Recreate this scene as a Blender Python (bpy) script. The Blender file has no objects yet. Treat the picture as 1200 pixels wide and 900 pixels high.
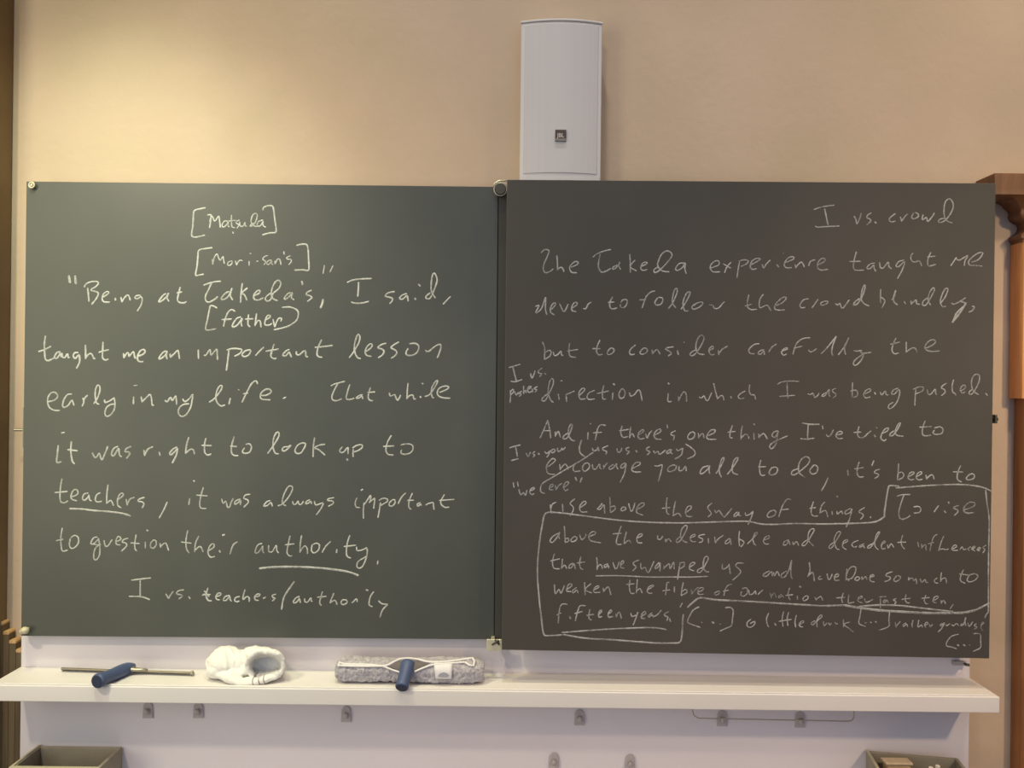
import bpy, bmesh, math, random
from mathutils import Vector, Matrix, noise

# ------------------------------------------------------------------ camera, light, exposure
SC = bpy.context.scene
COL = SC.collection
FPX = 970.0                 # focal length in pixels of the 1200x900 frame
CAM = Vector((0.0, -2.03, 1.5))
ROLL = math.radians(0.68)   # the photo hangs a little clockwise
cs, sn = math.cos(ROLL), math.sin(ROLL)
cam_data = bpy.data.cameras.new('camera')
cam_data.sensor_width = 36.0
cam_data.lens = 36.0 * FPX / 1200.0
cam_data.clip_start = 0.05
cam = bpy.data.objects.new('camera', cam_data)
COL.objects.link(cam)
cam.matrix_world = Matrix(((cs, -sn, 0, CAM.x), (0, 0, -1, CAM.y), (sn, cs, 0, CAM.z), (0, 0, 0, 1)))
SC.camera = cam
SC.view_settings.view_transform = 'Standard'
SC.view_settings.look = 'None'
SC.view_settings.exposure = 0.0
SC.view_settings.gamma = 1.0
SC.view_settings.use_curve_mapping = False

world = bpy.data.worlds.new('room_daylight')
SC.world = world
world.use_nodes = True
world.node_tree.nodes['Background'].inputs['Color'].default_value = (0.56, 0.68, 1.0, 1)
world.node_tree.nodes['Background'].inputs['Strength'].default_value = 0.71

def spot(name, loc, target, power, color, angle, blend, size):
    d = bpy.data.lights.new(name, 'SPOT')
    d.energy = power; d.color = color; d.spot_size = math.radians(angle); d.spot_blend = blend; d.shadow_soft_size = size
    o = bpy.data.objects.new(name, d); COL.objects.link(o)
    o.location = loc
    o.rotation_euler = (Vector(target) - Vector(loc)).to_track_quat('-Z', 'Y').to_euler()
    return o
def area(name, loc, target, power, color, sx, sy):
    d = bpy.data.lights.new(name, 'AREA')
    d.shape = 'RECTANGLE'; d.size = sx; d.size_y = sy; d.energy = power; d.color = color
    o = bpy.data.objects.new(name, d); COL.objects.link(o)
    o.location = loc
    o.rotation_euler = (Vector(target) - Vector(loc)).to_track_quat('-Z', 'Y').to_euler()
    return o
spot('high_spot_left', (-1.1, -0.75, 4.5), (-0.9, -0.05, 1.2), 112.5, (1.0, 0.827, 0.24), 45, 1.0, 0.07)
spot('ceiling_spot_left', (-1.0, -0.9, 2.9), (-0.9, 0.0, 1.5), 67.2, (0.848, 1.0, 0.732), 60, 1.0, 0.07)
spot('ceiling_spot_left_front', (-1.5, -1.7, 2.7), (-0.75, 0.0, 1.2), 97.2, (1.0, 0.84, 0.586), 70, 1.0, 0.07)
spot('high_spot_centre', (-0.1, -0.75, 4.5), (-0.1, -0.05, 1.2), 102.0, (1.0, 1.0, 0.882), 55, 1.0, 0.07)
spot('ceiling_spot_centre', (-0.1, -1.0, 3.1), (-0.1, -0.05, 1.2), 13.2, (1.0, 0.818, 0.591), 115, 1.0, 0.07)
spot('high_spot_right', (1.1, -0.75, 4.5), (1.0, -0.05, 1.2), 93.0, (1.0, 0.855, 0.581), 55, 1.0, 0.07)
spot('ceiling_spot_right', (1.35, -1.0, 3.1), (1.35, -0.05, 1.2), 39.6, (1.0, 0.833, 0.576), 115, 1.0, 0.07)
spot('fill_spot_right_front', (1.9, -1.9, 2.4), (1.1, 0.0, 1.0), 105.0, (1.0, 0.726, 0.411), 60, 1.0, 0.07)  # added fill from the right, brightens the wall strip beside the board
area('left_window_daylight', (-2.5, -2.6, 1.55), (-0.9, 0.0, 1.4), 28.8, (1.0, 0.958, 0.646), 1.0, 2.3)

# ------------------------------------------------------------------ helpers
def ray(px, py):
    u = (px - 600.0) / FPX; v = -(py - 450.0) / FPX
    return Vector((u * cs - v * sn, 1.0, u * sn + v * cs))
def P(px, py, y):
    """The point of the plane y = const seen at a point of the 1200x900 picture."""
    return CAM + ray(px, py) * (y - CAM.y)
def tag(o, label=None, cat=None, group=None, kind=None):
    if label: o['label'] = label
    if cat: o['category'] = cat
    if group: o['group'] = group
    if kind: o['kind'] = kind
    return o
def empty(name, loc, label=None, cat=None, group=None, kind=None):
    o = bpy.data.objects.new(name, None); COL.objects.link(o)
    o.location = loc; o.empty_display_size = 0.05
    return tag(o, label, cat, group, kind)
def obj(name, bm, mat, parent=None, smooth=False, bevel=0, segs=2, label=None):
    """Links a bmesh (built in world space) as ONE object; a child keeps its world place."""
    me = bpy.data.meshes.new(name)
    bmesh.ops.recalc_face_normals(bm, faces=bm.faces[:])
    org = parent_origin(parent)
    if org.length: bmesh.ops.translate(bm, verts=bm.verts[:], vec=-org)
    bm.to_mesh(me); bm.free()
    if smooth:
        for p in me.polygons: p.use_smooth = True
    o = bpy.data.objects.new(name, me); COL.objects.link(o)
    for m in (mat if isinstance(mat, (list, tuple)) else [mat]): me.materials.append(m)
    if parent: o.parent = parent
    if bevel:
        b = o.modifiers.new('bevel', 'BEVEL'); b.width = bevel; b.segments = segs; b.limit_method = 'ANGLE'; b.angle_limit = math.radians(40)
        for p in me.polygons: p.use_smooth = True
        w = o.modifiers.new('normals', 'WEIGHTED_NORMAL'); w.keep_sharp = True
    if label: o['label'] = label
    return o
def parent_origin(p):
    v = Vector((0, 0, 0))
    while p is not None:
        v += p.location; p = p.parent
    return v
def box(bm, lo, hi):
    vs = [bm.verts.new((x, y, z)) for x in (lo[0], hi[0]) for y in (lo[1], hi[1]) for z in (lo[2], hi[2])]
    for f in ((0,1,3,2),(4,6,7,5),(0,4,5,1),(2,3,7,6),(0,2,6,4),(1,5,7,3)): bm.faces.new([vs[i] for i in f])
    return bm
def prism(bm, pts, y0, y1):
    """Polygon in x,z pushed along y."""
    a = [bm.verts.new((p[0], y0, p[1])) for p in pts]; b = [bm.verts.new((p[0], y1, p[1])) for p in pts]
    bm.faces.new(a); bm.faces.new(b[::-1])
    n = len(pts)
    for i in range(n): bm.faces.new((a[i], a[(i+1) % n], b[(i+1) % n], b[i]))
    return bm
def zprism(bm, pts, z0, z1):
    a = [bm.verts.new((p[0], p[1], z0)) for p in pts]; b = [bm.verts.new((p[0], p[1], z1)) for p in pts]
    bm.faces.new(a); bm.faces.new(b[::-1])
    n = len(pts)
    for i in range(n): bm.faces.new((a[i], a[(i+1) % n], b[(i+1) % n], b[i]))
    return bm
def frame_of(d):
    d = d.normalized()
    s = d.cross(Vector((0, 0, 1)))
    if s.length < 1e-4: s = d.cross(Vector((0, 1, 0)))
    s.normalize()
    return s, s.cross(d)
def tube(bm, pts, rad, n=12, closed=False, caps=True, flat=1.0):
    """A round tube through points; rad is one radius or one per point; flat squeezes it across its second axis."""
    pts = [Vector(p) for p in pts]
    k = len(pts); rings = []
    s0 = None
    for i, p in enumerate(pts):
        if closed: d = pts[(i+1) % k] - pts[i-1]
        else: d = pts[min(i+1, k-1)] - pts[max(i-1, 0)]
        d.normalize()
        if s0 is None: s, t = frame_of(d)
        else:
            s = (s0 - d * s0.dot(d)).normalized(); t = s.cross(d)
        s0 = s
        r = rad[i] if isinstance(rad, (list, tuple)) else rad
        rings.append([bm.verts.new(p + s * (r * math.cos(2*math.pi*j/n)) + t * (r * flat * math.sin(2*math.pi*j/n))) for j in range(n)])
    for i in range(k if closed else k-1):
        a, b = rings[i], rings[(i+1) % k]
        for j in range(n): bm.faces.new((a[j], a[(j+1) % n], b[(j+1) % n], b[j]))
    if caps and not closed:
        bm.faces.new(rings[0][::-1]); bm.faces.new(rings[-1])
    return bm
def ball(bm, c, r, seg=16, scale=(1,1,1)):
    m = Matrix.Translation(c) @ Matrix.Diagonal((scale[0], scale[1], scale[2], 1))
    bmesh.ops.create_uvsphere(bm, u_segments=seg, v_segments=seg//2+2, radius=r, matrix=m)
    return bm
def spline(pts, step):
    """Catmull-Rom through 2-D points, sampled about every step."""
    if len(pts) < 3:
        a, b = pts[0], pts[-1]
        n = max(2, int(math.dist(a, b) / step) + 1)
        return [(a[0] + (b[0]-a[0])*i/(n-1), a[1] + (b[1]-a[1])*i/(n-1)) for i in range(n)]
    q = [pts[0]] + list(pts) + [pts[-1]]
    out = []
    for i in range(1, len(q)-2):
        p0, p1, p2, p3 = q[i-1], q[i], q[i+1], q[i+2]
        n = max(1, int(math.dist(p1, p2) / step))
        for j in range(n):
            t = j / n
            out.append(tuple(0.5*((2*p1[k]) + (p2[k]-p0[k])*t + (2*p0[k]-5*p1[k]+4*p2[k]-p3[k])*t*t + (3*p1[k]-p0[k]-3*p2[k]+p3[k])*t**3) for k in (0, 1)))
    out.append(tuple(pts[-1]))
    return out

# ------------------------------------------------------------------ materials
def mat(name, color, rough=0.6, spec=0.3, metal=0.0, var=0.0, scale=8.0, bump=0.0, bump_scale=60.0, color2=None, stretch=(1,1,1), sheen=0.0, detail=6):
    m = bpy.data.materials.new(name); m.use_nodes = True
    nt = m.node_tree; N = nt.nodes; L = nt.links
    b = N['Principled BSDF']
    b.inputs['Base Color'].default_value = (*color, 1)
    b.inputs['Roughness'].default_value = rough; b.inputs['Specular IOR Level'].default_value = spec
    b.inputs['Metallic'].default_value = metal
    if sheen: b.inputs['Sheen Weight'].default_value = sheen
    tc = N.new('ShaderNodeTexCoord'); mp = N.new('ShaderNodeMapping'); mp.inputs['Scale'].default_value = stretch
    L.new(tc.outputs['Object'], mp.inputs['Vector'])
    if var or color2:
        n = N.new('ShaderNodeTexNoise'); n.inputs['Scale'].default_value = scale; n.inputs['Detail'].default_value = detail
        L.new(mp.outputs['Vector'], n.inputs['Vector'])
        r = N.new('ShaderNodeValToRGB')
        c2 = color2 or tuple(c*(1-var) for c in color)
        c1 = color if color2 else tuple(min(1, c*(1+var)) for c in color)
        r.color_ramp.elements[0].color = (*c2, 1); r.color_ramp.elements[0].position = 0.32
        r.color_ramp.elements[1].color = (*c1, 1); r.color_ramp.elements[1].position = 0.68
        L.new(n.outputs['Fac'], r.inputs['Fac']); L.new(r.outputs['Color'], b.inputs['Base Color'])
    if bump:
        n2 = N.new('ShaderNodeTexNoise'); n2.inputs['Scale'].default_value = bump_scale; n2.inputs['Detail'].default_value = 4
        L.new(mp.outputs['Vector'], n2.inputs['Vector'])
        bp = N.new('ShaderNodeBump'); bp.inputs['Strength'].default_value = bump; bp.inputs['Distance'].default_value = 0.004
        L.new(n2.outputs['Fac'], bp.inputs['Height']); L.new(bp.outputs['Normal'], b.inputs['Normal'])
    return m
M_WALL = mat('old_plaster', (0.615, 0.462, 0.350), 0.9, 0.1, color2=(0.520, 0.408, 0.288), scale=2.4, bump=0.25, bump_scale=45, detail=8)
M_SIDEWALL = mat('brown_side_wall', (0.20, 0.135, 0.07), 0.9, 0.1, var=0.2, scale=3)
M_PANEL = mat('white_laminate', (0.71, 0.66, 0.70), 0.35, 0.4, var=0.02, scale=3)
M_SHELF = mat('cream_shelf_laminate', (0.78, 0.74, 0.725), 0.4, 0.4, var=0.02, scale=4)
M_FLOOR = mat('floor_wood', (0.30, 0.20, 0.12), 0.5, 0.4, var=0.2, scale=3, stretch=(0.4, 6, 1))
M_CEIL = mat('ceiling_paint', (0.8, 0.77, 0.70), 0.9, 0.1)
M_CREAM = mat('cream_plastic', (0.62, 0.55, 0.38), 0.4, 0.5)
M_BRASS = mat('pale_brass', (0.80, 0.74, 0.52), 0.35, 0.5, metal=0.5, var=0.1, scale=60)
M_RAIL = mat('shade_dark_rail', (0.062, 0.060, 0.053), 0.5, 0.3)  # dark tone stands in for the shadow gap between the boards
M_DARK = mat('dark_steel', (0.075, 0.07, 0.055), 0.5, 0.5, metal=0.3)
M_STEEL = mat('brushed_steel', (0.42, 0.38, 0.30), 0.35, 0.5, metal=0.8)
M_BLADE = mat('dull_steel_channel', (0.27, 0.24, 0.19), 0.4, 0.5, metal=0.7)
M_RUBBER = mat('black_rubber', (0.03, 0.03, 0.03), 0.6, 0.3)
M_BLUE = mat('blue_plastic', (0.072, 0.100, 0.205), 0.45, 0.4, var=0.08, scale=30)
M_BLUEDARK = mat('dark_blue_plastic_end', (0.03, 0.04, 0.08), 0.6, 0.3)
M_SPEAKER = mat('white_speaker_plastic', (0.66, 0.63, 0.63), 0.5, 0.3)
M_BADGE = mat('dark_badge', (0.085, 0.06, 0.05), 0.4, 0.4)
M_BADGELIGHT = mat('pale_badge_lettering', (0.55, 0.50, 0.44), 0.4, 0.4)
M_BADGEMID = mat('grey_badge_strip', (0.25, 0.21, 0.19), 0.4, 0.4)
M_HOOK = mat('grey_hook', (0.45, 0.405, 0.41), 0.5, 0.3)
M_BIN = mat('grey_beige_bin', (0.30, 0.265, 0.205), 0.6, 0.2, var=0.08, scale=20)
M_BINRIM = mat('pale_bin_rim', (0.46, 0.42, 0.30), 0.6, 0.2)
M_CHALKSTICK = mat('chalk_stick', (0.85, 0.78, 0.70), 0.95, 0.05)
M_FELT = mat('tan_eraser', (0.62, 0.44, 0.25), 0.8, 0.1, var=0.15, scale=40)
M_TIP = mat('lit_end_grain', (0.50, 0.31, 0.15), 0.6, 0.3, var=0.15, scale=60)  # wood ends paler than the planks, light on the tips painted in

def wood(name, c1, c2, rough=0.4):
    m = bpy.data.materials.new(name); m.use_nodes = True
    nt = m.node_tree; N = nt.nodes; L = nt.links; b = N['Principled BSDF']
    b.inputs['Roughness'].default_value = rough; b.inputs['Specular IOR Level'].default_value = 0.35
    tc = N.new('ShaderNodeTexCoord'); mp = N.new('ShaderNodeMapping'); mp.inputs['Scale'].default_value = (26, 26, 1.6)
    L.new(tc.outputs['Object'], mp.inputs['Vector'])
    n = N.new('ShaderNodeTexNoise'); n.inputs['Scale'].default_value = 2.2; n.inputs['Detail'].default_value = 7; n.inputs['Distortion'].default_value = 0.5
    L.new(mp.outputs['Vector'], n.inputs['Vector'])
    r = N.new('ShaderNodeValToRGB')
    r.color_ramp.elements[0].color = (*c2, 1); r.color_ramp.elements[0].position = 0.3
    r.color_ramp.elements[1].color = (*c1, 1); r.color_ramp.elements[1].position = 0.72
    L.new(n.outputs['Fac'], r.inputs['Fac']); L.new(r.outputs['Color'], b.inputs['Base Color'])
    return m
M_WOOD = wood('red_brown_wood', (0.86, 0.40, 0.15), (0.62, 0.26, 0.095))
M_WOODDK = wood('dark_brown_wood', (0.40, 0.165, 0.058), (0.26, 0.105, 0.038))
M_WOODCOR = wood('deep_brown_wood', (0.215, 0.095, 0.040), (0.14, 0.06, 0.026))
M_PLANK = wood('grey_brown_plank', (0.165, 0.115, 0.062), (0.085, 0.06, 0.034), 0.6)

def slate(name, base, dust, spec=0.5, rough=0.38):
    """Chalkboard enamel with clouds of wiped chalk dust and faint wiping streaks."""
    m = bpy.data.materials.new(name); m.use_nodes = True
    nt = m.node_tree; N = nt.nodes; L = nt.links; b = N['Principled BSDF']
    b.inputs['Roughness'].default_value = rough; b.inputs['Specular IOR Level'].default_value = spec
    tc = N.new('ShaderNodeTexCoord')
    n = N.new('ShaderNodeTexNoise'); n.inputs['Scale'].default_value = 2.6; n.inputs['Detail'].default_value = 7; n.inputs['Roughness'].default_value = 0.55
    L.new(tc.outputs['Object'], n.inputs['Vector'])
    mp = N.new('ShaderNodeMapping'); mp.inputs['Scale'].default_value = (2.0, 1, 1.1)
    L.new(tc.outputs['Object'], mp.inputs['Vector'])
    n2 = N.new('ShaderNodeTexNoise'); n2.inputs['Scale'].default_value = 1.5; n2.inputs['Detail'].default_value = 3
    L.new(mp.outputs['Vector'], n2.inputs['Vector'])
    mul = N.new('ShaderNodeMath'); mul.operation = 'MULTIPLY'
    L.new(n.outputs['Fac'], mul.inputs[0]); L.new(n2.outputs['Fac'], mul.inputs[1])
    r = N.new('ShaderNodeValToRGB')
    r.color_ramp.elements[0].color = (*base, 1); r.color_ramp.elements[0].position = 0.14
    r.color_ramp.elements[1].color = (*dust, 1); r.color_ramp.elements[1].position = 0.46
    L.new(mul.outputs[0], r.inputs['Fac']); L.new(r.outputs['Color'], b.inputs['Base Color'])
    return m
M_SLATE = slate('chalkboard_slate', (0.068, 0.072, 0.063), (0.090, 0.093, 0.081), 0.42)
M_SLATE2 = slate('chalkboard_slate_clean', (0.070, 0.065, 0.059), (0.086, 0.080, 0.073), 0.2, 0.6)
M_EDGE = mat('board_edge', (0.10, 0.095, 0.085), 0.5, 0.3)

def chalk(name, c, board, lo, hi):
    """Chalk lying on the grain of the slate: pale where it caught, slate where it skipped."""
    m = bpy.data.materials.new(name); m.use_nodes = True
    nt = m.node_tree; N = nt.nodes; L = nt.links; b = N['Principled BSDF']
    b.inputs['Roughness'].default_value = 1.0; b.inputs['Specular IOR Level'].default_value = 0.05
    tc = N.new('ShaderNodeTexCoord')
    n = N.new('ShaderNodeTexNoise'); n.inputs['Scale'].default_value = 330; n.inputs['Detail'].default_value = 2
    L.new(tc.outputs['Object'], n.inputs['Vector'])
    n2 = N.new('ShaderNodeTexNoise'); n2.inputs['Scale'].default_value = 28; n2.inputs['Detail'].default_value = 3
    L.new(tc.outputs['Object'], n2.inputs['Vector'])
    ad = N.new('ShaderNodeMath'); ad.operation = 'ADD'
    L.new(n.outputs['Fac'], ad.inputs[0]); L.new(n2.outputs['Fac'], ad.inputs[1])
    r = N.new('ShaderNodeValToRGB')
    r.color_ramp.elements[0].color = (*board, 1); r.color_ramp.elements[0].position = lo
    r.color_ramp.elements[1].color = (*c, 1); r.color_ramp.elements[1].position = hi
    hf = N.new('ShaderNodeMath'); hf.operation = 'MULTIPLY'; hf.inputs[1].default_value = 0.5
    L.new(ad.outputs[0], hf.inputs[0]); L.new(hf.outputs[0], r.inputs['Fac']); L.new(r.outputs['Color'], b.inputs['Base Color'])
    return m
M_CHALK = {'L': chalk('white_chalk', (0.60, 0.60, 0.56), (0.20, 0.20, 0.18), 0.30, 0.56),
           'R': chalk('white_chalk_faint_dimmed', (0.45, 0.45, 0.455), (0.15, 0.15, 0.15), 0.34, 0.60)}  # right chalk is fainter, its colour also darkened for the weaker light there

# ------------------------------------------------------------------ the setting
Y_PANEL, Y_SHELF, Y_L, Y_R = -0.03, -0.152, -0.057, -0.112
XL = -1.230
o = obj('wall_front', box(bmesh.new(), (-3.4, 0, 0), (3.4, 0.12, 5.2)), M_WALL); tag(o, kind='structure')
o = obj('wall_left', box(bmesh.new(), (-3.52, -4.7, 0), (-3.4, 0.12, 5.2)), M_WALL); tag(o, kind='structure')
o = obj('wall_right', box(bmesh.new(), (3.4, -4.7, 0), (3.52, 0.12, 5.2)), M_WALL); tag(o, kind='structure')
o = obj('floor', box(bmesh.new(), (-3.52, -4.7, -0.1), (3.52, 0.12, 0)), M_FLOOR); tag(o, kind='structure')
o = obj('ceiling', box(bmesh.new(), (-3.52, -4.7, 5.2), (3.52, 0.12, 5.3)), M_CEIL); tag(o, kind='structure')
o = obj('trim_1', box(bmesh.new(), (XL-0.22, -0.075, 0), (XL, -0.0005, 5.2)), M_SIDEWALL, bevel=0.006); tag(o, kind='structure')

# white panel behind the boards and the shelf fixed to it
xa, xb = P(24, 781, Y_PANEL).x, P(1137, 795, Y_PANEL).x
z_shelf = P(600, 788, Y_PANEL).z
panel = obj('backing_panel', box(bmesh.new(), (xa, Y_PANEL, 0.30), (xb, -0.0008, 1.86)), M_PANEL, bevel=0.003)
tag(panel, 'broad white laminate panel on the wall behind both chalkboards', 'panel')
shelf = empty('wall_shelf', (0, Y_PANEL, z_shelf), 'long cream shelf along the wall under the two chalkboards', 'shelf')
zt = z_shelf; zb = P(1172, 836, Y_SHELF).z
obj('shelf_board', box(bmesh.new(), (xa, Y_SHELF, zb), (P(1172, 817, Y_SHELF).x, Y_PANEL, zt)), M_SHELF, shelf, bevel=0.0025)
obj('front_lip', box(bmesh.new(), (xa+0.01, Y_SHELF+0.002, zt-0.001), (P(1160, 816, Y_SHELF).x, Y_SHELF+0.010, zt+0.0035)), M_SHELF, shelf, bevel=0.0015)

# stepped planks in the left corner
tr = empty('stepped_planks', (XL, -0.014, 0.0), 'dark brown upright planks with stepped pale tips in the left corner', 'planks')
steps = [(-4, 3.5, 729), (3.5, 10.5, 740), (10.5, 18.5, 750.5), (18.5, 25.4, 761)]
for a, b_, y in steps:
    x0 = max(XL, P(a, y, -0.028).x); x1 = min(P(b_, y, -0.028).x, xa)
    z1 = P(b_, y, -0.028).z
    pl = obj('plank', box(bmesh.new(), (x0, -0.028, 0.0), (x1, 0.0, z1-0.008)), M_PLANK, tr, bevel=0.0012)
    bm = bmesh.new()
    prism(bm, [(x0, z1-0.008), (x1, z1-0.008), (x1, z1-0.003), (x1-0.004, z1+0.001), (x0, z1)], -0.0285, 0.0)
    obj('plank_tip', bm, M_TIP, pl, bevel=0.001)

# carved wooden surround on the right: mitred cornice over an upper post and a slimmer jamb
sur = empty('door_surround', (1.35, 0, 0), 'reddish brown wooden surround with moulded cornice beside the right chalkboard', 'door surround')
yf = -0.050
xs = P(1182, 350, 0).x
xr = 1.75
prof = [(203.0, 0.030), (206, 0.031), (221, 0.028), (228, 0.028), (231, 0.020), (235, 0.012), (239, 0.009), (243, 0.004), (246, 0.0025), (250, 0.0035), (255, 0.001),
        (260, -0.008), (264, -0.010), (268, -0.009), (272, -0.004), (275, 0.002), (279, 0.002), (281, -0.001), (284, -0.001)]
bm = bmesh.new()
rows = []
for py, p in prof:
    z = P(1190, py, yf-p).z
    xl = P(1165, 203, -0.080).x if p == 0.030 else xs - p*1.75
    if py < 230: xl = P(1165.5, 203, yf-p).x
    rows.append([bm.verts.new((xr, yf-p, z)), bm.verts.new((xl, yf-p, z)), bm.verts.new((xl, -0.001, z)), bm.verts.new((xr, -0.001, z))])
for a, b_ in zip(rows, rows[1:]):
    for i in range(3): bm.faces.new((a[i], a[i+1], b_[i+1], b_[i]))
bm.faces.new(rows[0]); bm.faces.new(rows[-1][::-1])
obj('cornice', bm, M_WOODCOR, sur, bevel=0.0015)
z_neck = P(1190, 283, yf).z; z_step = P(1183, 467, yf).z
bm = bmesh.new()
zprism(bm, [(xs+0.002, -0.001), (xs+0.002, yf+0.008), (xs+0.006, yf), (xs+0.016, yf+0.001), (xs+0.020, yf-0.006), (xs+0.034, yf-0.010), (xr, yf-0.010), (xr, -0.001)], z_step, z_neck)
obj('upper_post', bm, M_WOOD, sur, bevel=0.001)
xj = P(1188.0, 500, 0).x
bm = bmesh.new()
zprism(bm, [(xj, -0.001), (xj, yf+0.008), (xj+0.006, yf+0.002), (xj+0.018, yf+0.002), (xj+0.022, yf-0.004), (xj+0.034, yf-0.006), (xr, yf-0.006), (xr, -0.001)], 0.0, z_step)
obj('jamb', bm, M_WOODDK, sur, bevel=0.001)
tag(sur, kind='structure')
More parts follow.
